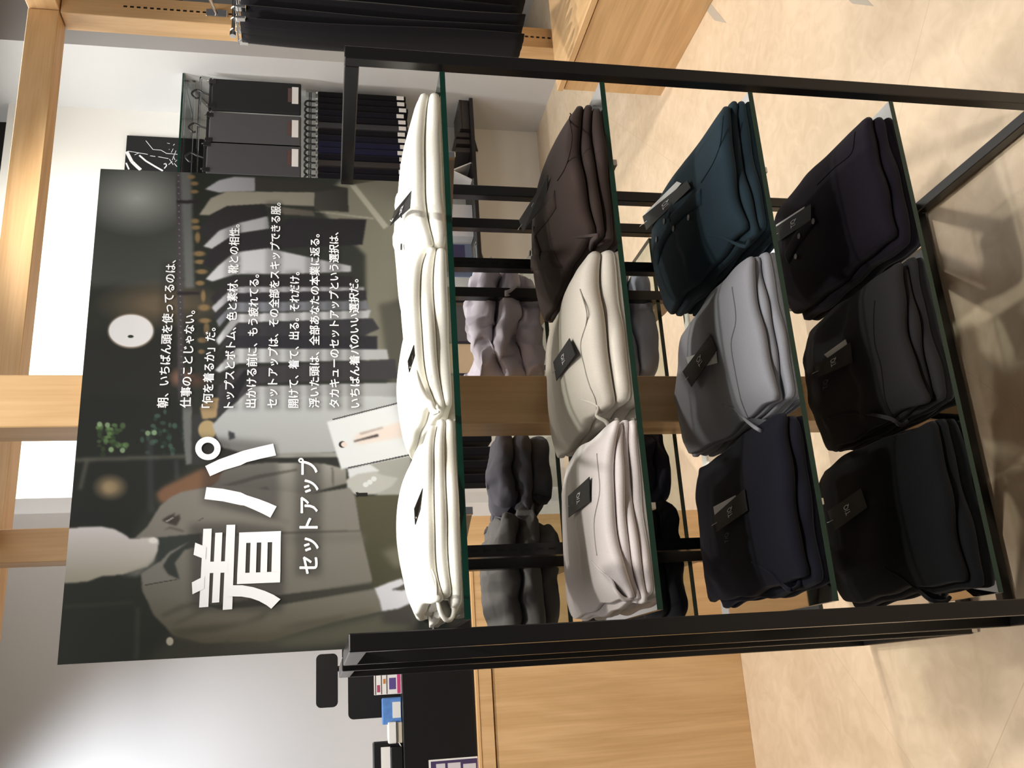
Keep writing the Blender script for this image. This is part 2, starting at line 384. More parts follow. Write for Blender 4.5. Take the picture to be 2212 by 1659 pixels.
# ------------------------------------------------------------------ folded trousers
class Pile:
    """a pile of n folded trousers: layer k has its top at T(k,x,y)"""
    def __init__(s, xl, xr, yf, yb, z0, n, tf, tb, seed, skl=0, skr=0, amp=.006, step=None, sharp=True):
        s.xl, s.xr, s.yf, s.yb, s.z0, s.n, s.tf, s.tb, s.skl, s.skr, s.amp, s.step, s.sharp = xl, xr, yf, yb, z0, n, tf, tb, skl, skr, amp, step, sharp
        r = random.Random(seed); s.r = r
        s.waves = [(r.uniform(-14, 14), r.uniform(8, 24), r.uniform(0, 6.28), r.uniform(.3, 1)) for _ in range(5)] + [(r.uniform(-45, 45), r.uniform(10, 40), r.uniform(0, 6.28), .22) for _ in range(4)]
        s.fo = [r.uniform(-.006, .006) for _ in range(n)]; s.so = [(r.uniform(-.007, .007), r.uniform(-.007, .007), r.uniform(-.012, .01)) for _ in range(n)]
        s.fo[n - 1] = .004; s.so[n - 1] = (.003, .003, 0)
        s.ph = [[r.uniform(0, 6.28) for _ in range(8)] for _ in range(n)]
    def T(s, k, x, y):
        v = min(1, max(0, (y - s.yf) / (s.yb - s.yf))); u = min(1, max(0, (x - s.xl) / (s.xr - s.xl)))
        e = v * v * (3 - 2 * v); t = s.tf + (s.tb - s.tf) * e
        wv = sum(a * math.sin(kx * x + ky * y + p) for kx, ky, p, a in s.waves) * s.amp * .5
        es = min(u, 1 - u) * (s.xr - s.xl); ef = v * (s.yb - s.yf)
        ed = math.exp(-es / .035) * (.34 if s.sharp else .14) + math.exp(-ef / .05) * .12 + math.exp(-(s.yb - s.yf - ef) / .03) * .2
        z = s.z0 + .0008 + k / s.n * (t * (1 - min(.6, ed)) + wv)
        if s.step and k == s.n:
            vc = s.step + .035 * math.sin(9 * u + s.waves[0][2]) + .02 * math.sin(21 * u + s.waves[1][2]); q = min(1, max(0, (vc - v) / .05 + .5)); z += .0055 * q * q * (3 - 2 * q) * min(1, es / .03)
        return z
    def outline(s, k, u, v):
        W0 = s.xr - s.xl; D0 = s.yb - s.yf; rc = .009 if s.sharp else .026
        px, py = u * W0, v * D0
        for cx in (0, 1):
            for cy in (0, 1):
                qx = rc - (px if cx == 0 else W0 - px); qy = rc - (py if cy == 0 else D0 - py)
                if qx > 0 and qy > 0:
                    mx = max(qx, qy); L_ = math.hypot(qx, qy); qx *= mx / L_; qy *= mx / L_
                    px = rc - qx if cx == 0 else W0 - rc + qx; py = rc - qy if cy == 0 else D0 - rc + qy
        p = s.ph[k]
        dl = s.so[k][0] + .0035 * math.sin(py * 21 + p[0]) + .002 * math.sin(py * 55 + p[1]); dr = s.so[k][1] + .0035 * math.sin(py * 19 + p[2]) + .002 * math.sin(py * 47 + p[3])
        df = s.fo[k] + .005 * math.sin(px * 24 + p[4]) + .002 * math.sin(px * 61 + p[7]); db = s.so[k][2] + .009 * math.sin(px * 19 + p[5]) + .004 * math.sin(px * 63 + p[6]) + .002 * math.sin(px * 131 + p[7])
        x = s.xl + px + dl * (1 - u) + dr * u + (s.skl * (1 - u) + s.skr * u) * v
        y = s.yf + py + df * (1 - v) + db * v
        return x, y
    def layer(s, k, nu=26, nv=38, rings=5):
        """closed soft slab of layer k (0 = lowest)"""
        mb = MB(); v = []; f = []
        def zz(x, y): return s.T(k + 1, x, y), (s.T(k, x, y) + .0007 if k else s.z0 + .0006)
        top = {}; bot = {}
        for j in range(nv + 1):
            for i in range(nu + 1):
                x, y = s.outline(k, i / nu, j / nv); a, b = zz(x, y); top[i, j] = len(v); v.append((x, y, a)); bot[i, j] = len(v); v.append((x, y, b))
        for j in range(nv):
            for i in range(nu):
                f.append((top[i, j], top[i + 1, j], top[i + 1, j + 1], top[i, j + 1])); f.append((bot[i, j], bot[i, j + 1], bot[i + 1, j + 1], bot[i + 1, j]))
        loop = [(i, 0) for i in range(nu)] + [(nu, j) for j in range(nv)] + [(i, nv) for i in range(nu, 0, -1)] + [(0, j) for j in range(nv, 0, -1)]
        n = len(loop); prev = [top[q] for q in loop]
        pts = [Vector(v[top[q]]) for q in loop]; zb = [v[bot[q]][2] for q in loop]
        nor = []
        for i in range(n):
            t = pts[(i + 1) % n] - pts[i - 1]; d = Vector((t.y, -t.x, 0)); d.normalize(); nor.append(d)
        for kk in range(1, rings + 1):
            th = PI * kk / (rings + 1); cur = []
            for i in range(n):
                h = (pts[i].z - zb[i]) / 2; zc = (pts[i].z + zb[i]) / 2; r_ = h * (1.05 if not s.sharp else .35 + .55 * max(0, -nor[i].y))
                cur.append(len(v)); v.append((pts[i].x + nor[i].x * r_ * math.sin(th), pts[i].y + nor[i].y * r_ * math.sin(th), zc + h * math.cos(th)))
            for i in range(n): f.append((prev[i], cur[i], cur[(i + 1) % n], prev[(i + 1) % n]))
            prev = cur
        cur = [bot[q] for q in loop]
        for i in range(n): f.append((prev[i], cur[i], cur[(i + 1) % n], prev[(i + 1) % n]))
        return mb.add(v, f)
    def on(s, px, lift=.0012):
        """photo pixel -> point on the top of the pile"""
        z = s.z0 + s.tb * .7
        for _ in range(6):
            p = at(px[0], px[1], Z=z); z = s.T(s.n, p[0], p[1])
        return Vector((p[0], p[1], z + lift))

def smooth_path(pts, n=8):
    P = [Vector(p) for p in pts]; out = []
    for i in range(len(P) - 1):
        a, b, c, d = P[max(i - 1, 0)], P[i], P[i + 1], P[min(i + 2, len(P) - 1)]
        for k in range(n):
            t = k / n; out.append(.5 * ((2 * b) + (c - a) * t + (2 * a - 5 * b + 4 * c - d) * t * t + (3 * b - a - 3 * c + d) * t ** 3))
    out.append(P[-1]); return out
def drape(pl, path, width, lift, th):
    """band of cloth lying on the pile along a path of points"""
    P = smooth_path(path, 6); mb = MB(); v = []; f = []; m = 5
    for i, p in enumerate(P):
        t = P[min(i + 1, len(P) - 1)] - P[max(i - 1, 0)]; t.z = 0; t.normalize(); s_ = Vector((-t.y, t.x, 0))
        for k in range(m):
            q = p + s_ * width * (k / (m - 1) - .5); z = pl.T(pl.n, q.x, q.y) + lift + (th if 0 < k < m - 1 else th * .35); v.append((q.x, q.y, z))
        for k in (m - 1, 0):
            q = p + s_ * width * (k / (m - 1) - .5); v.append((q.x, q.y, pl.T(pl.n, q.x, q.y) + lift - .001))
    c = m + 2
    for i in range(len(P) - 1):
        for k in range(c): f.append((i * c + k, i * c + (k + 1) % c, (i + 1) * c + (k + 1) % c, (i + 1) * c + k))
    f += [tuple(range(c)), tuple((len(P) - 1) * c + k for k in range(c - 1, -1, -1))]
    return mb.add(v, f)

def hang_tag(parent, q, white=None, text=True):
    """black swing card on a corner quad (top-left, top-right, bottom-right, bottom-left as read), card behind, lettering"""
    A, B, Cc, Dd = [Vector(p) for p in q]
    nrm = (B - A).cross(Cc - A); nrm.normalize()
    if nrm.dot(Vector(CAM) - A) < 0: nrm = -nrm
    fn = lambda s_, t_, l=0.: (Dd * (1 - s_) * (1 - t_) + Cc * s_ * (1 - t_) + A * (1 - s_) * t_ + B * s_ * t_) + nrm * l
    def slab(qq, l0, l1):
        v = [Vector(p) + nrm * l0 for p in qq] + [Vector(p) + nrm * l1 for p in qq]
        return MB().add(v, [(0, 1, 2, 3), (4, 7, 6, 5)] + [(i, (i + 1) % 4, 4 + (i + 1) % 4, 4 + i) for i in range(4)])
    card = slab((A, B, Cc, Dd), .0008, .0018).build('hang_tag', M['card_black'], parent)
    card['label'] = 'black swing tag lettered T/Q'
    if white:
        wq = [Vector(p) for p in white]; slab(wq, -.0008, .0002).build('price_card', M['card_white'], parent)['label'] = 'white card behind the swing tag'
    mb = MB()
    text_box(mb, 'T/Q', lambda s_, t_: fn(.27 + .46 * s_, .40 + .165 * t_, .0022), .014, lift=tuple(nrm * .00008))
    mb.build('tag_lettering', M['print_white'], card)
    c0 = fn(.5, .93, .002); mb = MB().tube([c0, fn(.5, 1.04, .004), fn(.56, 1.12, .001)], .0006, 5); mb.build('string_loop', M['card_white'], card)
    return card

GROUP = 'folded trousers on the glass shelves'
PILES = {}
def make_pile(key, colour, word, where, pile, mat_top, extras):
    PILES[key] = pile; n = pile.n
    order = {1: ['only'], 2: ['lower', 'topmost'], 3: ['lowest', 'middle', 'topmost'], 4: ['lowest', 'second lowest', 'second highest', 'topmost']}[n]
    for k in range(n):
        mb = pile.layer(k); x, y = (pile.xl + pile.xr) / 2, (pile.yf + pile.yb) / 2
        if k < n - 1:
            o = mb.build('folded_trousers', mat_top, None, True, (x, y, pile.T(k, x, y) if k else pile.z0 + .0006))
            tag(o, '%s folded trousers, %s in the pile %s' % (word, order[k], where), 'trousers', GROUP)
        else:
            t = thing('folded_trousers', 'tagged %s folded trousers topmost in the pile %s' % (word, where), 'trousers', (x, y, pile.T(k, x, y)), GROUP)
            mb.build('folded_cloth', mat_top, t, True)
            dark = extras.get('dark')
            for path, wd in extras.get('bands', []):
                drape(pile, [pile.on(p) for p in path], wd, .0006, .0032).build('waistband', mat_top, t, True)
            for path in extras.get('seams', []):
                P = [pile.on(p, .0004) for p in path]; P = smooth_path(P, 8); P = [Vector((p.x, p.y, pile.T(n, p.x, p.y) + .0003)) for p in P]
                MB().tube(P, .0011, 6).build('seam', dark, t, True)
            for path, r_ in extras.get('folds', []):
                P = [pile.on(p, .0004) for p in path]; P = smooth_path(P, 8); m_ = len(P)
                P = [Vector((p.x, p.y, pile.T(n, p.x, p.y) + r_ * .25)) for p in P]
                MB().tube(P, [r_ * (.25 + .75 * math.sin(PI * i / (m_ - 1))) for i in range(m_)], 8).build('cloth_fold', mat_top, t, True)
            for px in extras.get('buttons', []):
                p = pile.on(px, .0036); MB().disc(p, .0058, 2, .0022, 18).disc((p.x, p.y, p.z + .0021), .0032, 2, .0003, 12).build('button', M['button'], t)
            if 'pocket' in extras:
                top_px, front_px, yy = extras['pocket']
                P = [pile.on(p, .001) for p in top_px] + [Vector(at(p[0], p[1], Y=yy + .004 * i)) for i, p in enumerate(front_px)]
                Q = smooth_path(P, 8)
                lip = MB().tube(Q, [.0012 + .0022 * min(1, i / (.5 * len(Q))) for i in range(len(Q))], 8).build('pocket_edge', mat_top, t, True)
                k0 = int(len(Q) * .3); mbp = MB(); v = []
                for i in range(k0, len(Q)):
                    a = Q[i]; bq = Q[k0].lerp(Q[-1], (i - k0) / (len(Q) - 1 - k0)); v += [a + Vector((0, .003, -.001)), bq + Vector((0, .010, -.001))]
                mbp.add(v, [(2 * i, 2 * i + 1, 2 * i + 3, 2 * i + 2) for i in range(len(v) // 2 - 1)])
                mbp.build('pocket_shade', dark, lip)  # darkened strip standing in for the shade inside the pocket opening
            for mk in extras.get('marks', []):
                mq = [pile.on(p, .0012) for p in mk]; mm = MB()
                text_box(mm, 'T/Q', lambda s_, t_: (mq[3] * (1 - s_) + mq[2] * s_) * (1 - t_) + (mq[0] * (1 - s_) + mq[1] * s_) * t_); mm.build('cloth_mark', M['mark'], t)
            for tg in extras.get('tags', []):
                if 'zs' in tg: q = [at(p[0], p[1], Z=pile.z0 + z) for p, z in zip(tg['q'], tg['zs'])]
                else:
                    cx = np.mean([p[0] for p in tg['q']]); cy = np.mean([p[1] for p in tg['q']])
                    zt = max(pile.on(p).z for p in tg['q'] + [(cx, cy)]) + .001; q = [at(p[0], p[1], Z=zt) for p in tg['q']]
                wq = None
                if 'w' in tg: wq = [at(p[0], p[1], Z=(zt if 'zs' not in tg else pile.z0 + tg['wz']) - .0005) for p in tg['w']]
                hang_tag(t, q, wq)

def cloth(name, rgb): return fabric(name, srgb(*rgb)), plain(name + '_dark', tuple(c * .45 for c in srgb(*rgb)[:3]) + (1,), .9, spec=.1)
F_white = cloth('ivory_cloth', (243, 241, 231)); F_brown = cloth('brown_cloth', (58, 47, 44)); F_beige = cloth('pale_beige_cloth', (206, 199, 188)); F_lgrey = cloth('pale_pinkish_grey_cloth', (214, 206, 204))
F_teal = cloth('teal_cloth', (36, 52, 61)); F_grey = cloth('cool_grey_cloth', (150, 151, 158)); F_navy = cloth('navy_cloth', (23, 23, 33)); F_dnavy = cloth('dark_navy_cloth', (26, 22, 32))
F_char = cloth('charcoal_cloth', (42, 41, 42)); F_black = cloth('black_cloth', (17, 18, 20))

make_pile('w1', 0, 'ivory white', 'at right of top shelf', Pile(.612, .885, .018, .392, SH[0], 2, .060, .055, 11, skr=-.01), F_white[0], dict(dark=F_white[1],
    bands=[([(868, 530), (858, 470), (880, 420)], .03)], buttons=[(851, 507), (866, 533), (873, 464)],
    tags=[dict(q=[(842.5, 486), (851, 456), (888.8, 409.7), (886, 447)], zs=[.074, .078, .066, .062])]))
make_pile('w2', 0, 'ivory white', 'at middle of top shelf', Pile(.352, .606, .03, .392, SH[0], 3, .066, .056, 12), F_white[0], dict(dark=F_white[1],
    folds=[([(900, 800), (930, 880), (950, 890)], .006)],
    tags=[dict(q=[(882, 804), (879, 780), (892, 745), (894, 768)], zs=[.080, .084, .074, .070])]))
make_pile('w3', 0, 'ivory white', 'at left of top shelf', Pile(.062, .316, .012, .392, SH[0], 3, .066, .056, 13), F_white[0], dict(dark=F_white[1],
    pocket=([(935, 1230), (945, 1260)], [(945, 1290), (950, 1318), (962, 1338), (975, 1336), (980, 1316), (972, 1296)], .03),
    tags=[dict(q=[(895, 1133), (893, 1098), (911, 1054), (906, 1100)], zs=[.080, .084, .074, .068])]))
make_pile('brown', 0, 'dark brown', 'at right of second shelf', Pile(.632, .884, .012, .40, SH[1], 3, .068, .062, 21, skr=-.03, step=0.62), F_brown[0], dict(dark=F_brown[1],
    bands=[([(1172, 560), (1160, 500), (1185, 455), (1200, 430)], .034), ([(1150, 570), (1200, 560)], .03)], buttons=[(1158, 495), (1151, 547), (1150, 476)],
    seams=[[(1232, 245), (1236, 290), (1222, 360), (1205, 390)]],
    pocket=([(1190, 516), (1222, 511), (1250, 507), (1262, 520)], [(1276, 542), (1284, 552)], .085),
    tags=[dict(q=[(1131, 502), (1122.7, 475), (1185.3, 377), (1183.7, 428.7)], zs=[.082, .090, .080, .070])]))
make_pile('beige', 0, 'pale beige', 'at middle of second shelf', Pile(.35, .606, .022, .395, SH[1], 2, .064, .050, 22, step=0.47), F_beige[0], dict(dark=F_beige[1],
    seams=[[(1254, 625), (1268, 680), (1252, 745), (1262, 800), (1272, 860), (1283, 905)]],
    pocket=([(1252, 862), (1275, 877), (1290, 898)], [(1308, 910), (1318, 924), (1330, 920), (1332, 905)], .05),
    tags=[dict(q=[(1203.8, 822.8), (1197, 782), (1232, 730.5), (1244.5, 766)])]))
make_pile('lgrey', 0, 'pale pinkish grey', 'at left of second shelf', Pile(.055, .318, .014, .385, SH[1], 4, .060, .046, 23, step=0.5), F_lgrey[0], dict(dark=F_lgrey[1],
    seams=[[(1290, 980), (1296, 1060), (1284, 1130), (1290, 1200)]],
    pocket=([(1279, 1212), (1297, 1231), (1321, 1252)], [(1330, 1276), (1348, 1294), (1366, 1292), (1374, 1276), (1370, 1266)], .02),
    tags=[dict(q=[(1230, 1118), (1229, 1072), (1275, 1030), (1276, 1083)])]))
make_pile('teal', 0, 'dark teal', 'at right of third shelf', Pile(.655, .905, .016, .40, SH[2], 3, .072, .072, 31, skr=-.02, step=0.55), F_teal[0], dict(dark=F_teal[1],
    bands=[([(1418, 560), (1440, 500), (1480, 450), (1515, 425)], .03), ([(1420, 520), (1450, 470)], .026)], buttons=[(1440, 478), (1460, 494), (1493, 470), (1423, 517)],
    seams=[[(1563, 250), (1558, 300), (1542, 350), (1515, 395)]],
    pocket=([(1530, 508), (1560, 513), (1590, 526)], [(1610, 532), (1618, 520), (1622, 505)], .04),
    tags=[dict(q=[(1397.5, 497.5), (1389.6, 467.4), (1486, 390), (1494, 405.7)], w=[(1397, 480), (1392, 462), (1462, 392), (1472, 396)])]))
make_pile('grey', 0, 'cool grey', 'at middle of third shelf', Pile(.352, .61, .02, .40, SH[2], 3, .056, .050, 32, step=0.44), F_grey[0], dict(dark=F_grey[1],
    seams=[[(1582, 620), (1590, 690), (1580, 740), (1588, 800), (1600, 860), (1618, 905)]],
    pocket=([(1562, 873), (1585, 882), (1606, 902)], [(1632, 924), (1652, 932), (1668, 922), (1671, 904)], .06),
    tags=[dict(q=[(1495, 836), (1476, 802.7), (1536, 722), (1550, 755)], w=[(1490, 800), (1482, 772), (1546, 752), (1549, 784)])]))
make_pile('navy', 0, 'dark navy', 'at left of third shelf', Pile(.07, .322, .016, .40, SH[2], 2, .060, .046, 33), F_navy[0], dict(dark=F_navy[1],
    marks=[[(1567, 1174), (1567, 1152), (1576, 1149), (1576, 1171)]],
    pocket=([(1625, 1215), (1665, 1235), (1690, 1262)], [(1706, 1274), (1722, 1268), (1728, 1254)], .05),
    tags=[dict(q=[(1550, 1149), (1543, 1115), (1610, 1056), (1617, 1103)], w=[(1545, 1120), (1541, 1095), (1588, 1070), (1600, 1100)])]))
make_pile('dnavy', 0, 'very dark navy', 'at right of lowest shelf', Pile(.655, .905, .024, .40, SH[3], 2, .070, .068, 41, skr=-.01), F_dnavy[0], dict(dark=F_dnavy[1],
    bands=[([(1700, 560), (1720, 520), (1760, 470)], .03)], buttons=[(1731, 510), (1724, 554), (1762, 478)],
    seams=[[(1848, 285), (1840, 330), (1800, 365), (1765, 400)]],
    tags=[dict(q=[(1680.7, 522.8), (1676, 491), (1753.5, 440.5), (1753.5, 475.3)], w=[(1678, 500), (1676, 486), (1738, 446), (1736, 452)])]))
make_pile('char', 0, 'charcoal grey', 'at middle of lowest shelf', Pile(.352, .606, .026, .375, SH[3], 3, .066, .052, 42, step=0.46), F_char[0], dict(dark=F_char[1],
    seams=[[(1890, 650), (1890, 740), (1905, 800), (1930, 900)]],
    marks=[[(1779, 842), (1779, 822), (1791, 818), (1791, 838)]],
    pocket=([(1790, 905), (1840, 893), (1880, 895)], [(1925, 905), (1945, 918), (1960, 910)], .06),
    tags=[dict(q=[(1768.7, 815), (1760.8, 793), (1840, 737.8), (1843, 783.7)], w=[(1790, 775), (1780, 766), (1826, 733), (1830, 745)])]))
make_pile('black', 0, 'black', 'at left of lowest shelf', Pile(.06, .318, .03, .40, SH[3], 2, .066, .066, 43), F_black[0], dict(dark=F_black[1],
    pocket=([(1910, 1226), (1950, 1248), (1985, 1275)], [(2010, 1296), (2040, 1300), (2052, 1290)], .08),
    tags=[dict(q=[(1804.8, 1147.6), (1789, 1104.6), (1861.6, 1054.6), (1875.4, 1096)])]))

# ------------------------------------------------------------------ poster board standing on the top shelf
PX0, PX1, PZ0, PZ1, PY = .026, .949, 1.1955, 1.808, .398
GX, GZ = 780, 518
gx, gz = np.meshgrid(np.linspace(PX0, PX1, GX), np.linspace(PZ0, PZ1, GZ))
dd = np.stack([gx - CAM[0], np.full_like(gx, PY - CAM[1]), gz - CAM[2]], -1)
depth = dd @ FWD
IX = 1106 - FPX * (dd @ UP) / depth; IY = 1659 - (829.5 + FPX * (dd @ RGT) / depth)      # picture coordinates of every print dot
IMG = np.zeros((GZ, GX, 3)) + (44, 46, 43)
def fr(tr, pts): ox, oy, k = tr; return np.array([(ox + x / k, oy + y / k) for x, y in pts], float)
Z1, Z2 = (120, 340, 2.836), (120, 860, 2.836)
Q1, Q2, Q3, Q4 = (120, 900, 5.53), (120, 1150, 5.53), (500, 900, 5.53), (500, 1150, 5.53)
def blur(a, r):
    for ax in (0, 1):
        for _ in range(2):
            k = int(r)
            if k < 1: return a
            pad = [(k + 1, k) if i == ax else (0, 0) for i in range(a.ndim)]; c = np.cumsum(np.pad(a, pad, mode='edge'), ax)
            n = a.shape[ax]; a = (np.take(c, range(2 * k + 1, 2 * k + 1 + n), ax) - np.take(c, range(0, n), ax)) / (2 * k + 1)
    return a
def mask(P):
    m = np.zeros(IX.shape, bool); bb = (IX > P[:, 0].min() - 1) & (IX < P[:, 0].max() + 1) & (IY > P[:, 1].min() - 1) & (IY < P[:, 1].max() + 1)
    xs, ys = IX[bb], IY[bb]; ins = np.zeros(xs.shape, bool); n = len(P)
    for i in range(n):
        (x0, y0), (x1, y1) = P[i], P[(i + 1) % n]
        if y0 == y1: continue
        ins ^= ((y0 > ys) != (y1 > ys)) & (xs < (x1 - x0) * (ys - y0) / (y1 - y0) + x0)
    m[bb] = ins; return m.astype(float)
def paint(m, col, a=1.0):
    global IMG
    m = (m * a)[..., None]; IMG = IMG * (1 - m) + np.array(col, float) * m
def poly(tr, col, pts, soft=1, a=1.0, tex=0, grad=None):
    P = fr(tr, pts); m = mask(P)
    if soft: m = blur(m, soft)
    if grad:                                   # second colour towards the lower side of the shape in the print
        col2, ax = grad; q = IX if ax == 'x' else IY; c = P[:, 0 if ax == 'x' else 1]; t = np.clip((q - c.min()) / (c.max() - c.min()), 0, 1)[..., None]
        cc = np.array(col, float) * (1 - t) + np.array(col2, float) * t
        global IMG
        mm = (m * a)[..., None]; IMG = IMG * (1 - mm) + cc * mm
    else: paint(m, col, a)
def blob(tr, col, c, rx, ry, hard=.5, a=1.0):
    ox, oy, k = tr; d = np.hypot((IX - ox - c[0] / k) / (rx / k), (IY - oy - c[1] / k) / (ry / k))
    paint(np.clip((1.0 - d) / max(1e-3, 1 - hard), 0, 1), col, a)
# --- wall, glow and lamp behind the clothes rail
poly(Z1, (66, 68, 66), [(250, 60), (780, 60), (780, 790), (180, 790)], 6)
blob(Z1, (158, 161, 161), (500, 250), 360, 240, 0, 1)
blob(Z1, (112, 96, 78), (640, 900), 420, 160, .2, .75)
poly(Z1, (38, 39, 37), [(150, 1060), (750, 1080), (760, 1700), (120, 1700)], 8, .85)
blob(Z1, (214, 196, 182), (462, 1064), 150, 112, .8); blob(Z1, (208, 207, 212), (462, 1062), 140, 101, .93); blob(Z1, (44, 48, 44), (460, 1097), 21, 11, .7)
blob(Z1, (150, 108, 92), (770, 1350), 95, 75, .1, .9); blob(Z1, (96, 66, 56), (870, 1370), 120, 60, .1, .6)
# --- room below the clothes
poly(Z1, (104, 102, 92), [(1780, 100), (2200, 150), (2200, 1400), (1900, 1300), (1900, 600), (1600, 300)], 3)
poly(Z1, (70, 69, 62), [(1980, 900), (2200, 850), (2200, 1400), (2050, 1400)], 4)
poly(Z1, (150, 148, 138), [(1800, 170), (1840, 170), (2040, 420), (2010, 440)], 1, .8); poly(Z1, (150, 148, 138), [(1570, 330), (1600, 330), (1950, 370), (1950, 380)], 1, .7)
# --- rail
poly(Z1, (72, 68, 72), [(738, 90), (775, 90), (790, 1500), (752, 1500)], 1); poly(Z1, (100, 101, 100), [(775, 1480), (830, 1480), (830, 1700), (775, 1700)], 1)
poly(Z1, (108, 110, 112), [(765, 90), (830, 90), (850, 800), (790, 800)], 2, .8)
for i in range(34): blob(Z1, (170, 168, 170), (752 + i * .6, 110 + i * 37), 5, 4, .3, .8)
for y in (270, 830): poly(Z1, (44, 40, 44), [(745, y - 8), (880, y - 8), (880, y + 12), (745, y + 12)], 1)
# --- hanger shoulders
for x, y, rx, ry in ((830, 120, 42, 22), (850, 160, 42, 22), (850, 210, 42, 20), (855, 390, 40, 26), (860, 430, 45, 24), (870, 490, 28, 55), (880, 590, 60, 28), (885, 640, 55, 24), (895, 700, 60, 26), (885, 770, 46, 26), (905, 850, 24, 60), (910, 920, 60, 34), (915, 1000, 60, 26), (925, 1050, 30, 60), (900, 1120, 50, 28), (895, 1190, 34, 24), (940, 1520, 62, 60), (960, 1650, 60, 40)):
    blob(Z1, (128, 106, 76), (x, y), rx * .8, ry * .8, .45, .9)
# --- garments, right to left
G1 = [((160, 160, 168), [(915, 195), (1000, 140), (1100, 118), (1222, 125), (1226, 208), (1000, 215)]),
 ((138, 134, 124), [(880, 352), (950, 250), (1050, 208), (1590, 212), (1585, 300), (1300, 285), (1050, 300), (950, 355)]),
 ((54, 52, 50), [(1590, 185), (1790, 190), (1795, 335), (1590, 322)]), ((50, 49, 46), [(1225, 125), (1600, 150), (1795, 190), (1590, 212), (1226, 205)]),
 ((46, 44, 47), [(880, 450), (950, 350), (1050, 300), (1280, 286), (1300, 362), (1130, 400), (940, 500)]), ((88, 84, 78), [(1280, 290), (1580, 330), (1590, 360), (1400, 350)]),
 ((168, 169, 175), [(905, 545), (1000, 450), (1130, 400), (1300, 360), (1312, 440), (1100, 470), (960, 560)]),
 ((41, 39, 43), [(900, 650), (960, 560), (1100, 470), (1312, 436), (1440, 370), (1905, 380), (1880, 535), (1310, 560), (1060, 600), (950, 680)]),
 ((176, 177, 184), [(920, 745), (1000, 660), (1100, 582), (1300, 556), (1600, 622), (1812, 665), (1810, 700), (1500, 712), (1100, 716), (960, 760)]),
 ((44, 42, 46), [(950, 860), (1060, 740), (1500, 720), (1822, 728), (1825, 788), (1100, 792), (970, 900)]),
 ((162, 162, 170), [(955, 920), (1090, 792), (1890, 796), (1890, 818), (1110, 836), (980, 950)]),
 ((48, 46, 52), [(960, 975), (1110, 832), (1900, 815), (1905, 872), (1070, 890), (985, 990)]),
 ((116, 118, 128), [(985, 1000), (1090, 888), (1905, 878), (1925, 932), (1080, 950), (1000, 1040)]),
 ((182, 184, 190), [(980, 1120), (1100, 960), (1932, 936), (1915, 990), (1120, 1012), (1000, 1150)]),
 ((55, 54, 60), [(990, 1200), (1110, 1020), (1942, 986), (1985, 1050), (1890, 1090), (1100, 1100)]),
 ((44, 44, 51), [(985, 1290), (1110, 1094), (1972, 1096), (1972, 1200), (1110, 1165)]),
 ((177, 179, 184), [(975, 1305), (1110, 1168), (2030, 1178), (2042, 1238), (1120, 1262), (1005, 1318)]),
 ((60, 58, 63), [(985, 1520), (1000, 1400), (1130, 1290), (2080, 1236), (2095, 1355), (1250, 1382), (1050, 1540)]),
 ((40, 40, 45), [(990, 1540), (1060, 1420), (1160, 1300), (1200, 1310), (1110, 1480), (1030, 1570)]),
 ((168, 170, 174), [(960, 1640), (1060, 1545), (1210, 1402), (1600, 1392), (2160, 1378), (2160, 1700), (960, 1700)])]
for col, pts in G1:
    poly(Z1, tuple(c * 1.06 for c in col), pts, 1, 1, grad=(tuple(c * .84 for c in col), 'x'))
poly(Z1, (150, 152, 154), [(1650, 1400), (2160, 1395), (2160, 1420), (1650, 1430)], 2, .5)
# --- left half: shelves, plants, mannequin
poly(Z2, (34, 36, 35), [(0, -20), (780, 0), (800, 420), (620, 600), (450, 870), (0, 900)], 6, .9)
rr = random.Random(4)
for cx, cy, sp, col, n in ((320, 235, 62, (92, 122, 78), 46), (660, 230, 80, (62, 88, 76), 36)):
    for i in range(n):
        k = rr.uniform(.5, 1.15); blob(Z2, tuple(c * k for c in col), (cx + rr.gauss(0, sp * .75), cy + rr.gauss(0, sp * .7)), rr.uniform(12, 26), rr.uniform(12, 26), .5, .6)
for x, y in ((318, 165), (270, 160), (410, 320), (340, 315), (565, 215), (605, 212)): blob(Z2, (132, 158, 122), (x, y), 20, 20, .6, .8)
poly(Z2, (84, 85, 78), [(120, 368), (800, 348), (800, 366), (120, 390)], 2, .85); poly(Z2, (84, 85, 78), [(182, 380), (204, 380), (160, 560), (140, 560)], 2, .8)
poly(Z2, (66, 70, 72), [(565, 230), (590, 230), (600, 700), (570, 700)], 3, .6); poly(Z2, (66, 70, 72), [(728, 380), (750, 380), (756, 500), (732, 500)], 2, .6)
blob(Z2, (128, 112, 88), (335, 545), 118, 90, .3, .95); blob(Z2, (150, 130, 104), (325, 550), 50, 50, 0, .6)
poly(Z2, (112, 84, 66), [(615, 585), (660, 545), (900, 430), (1010, 440), (1050, 505), (900, 560), (700, 650), (640, 640)], 3)
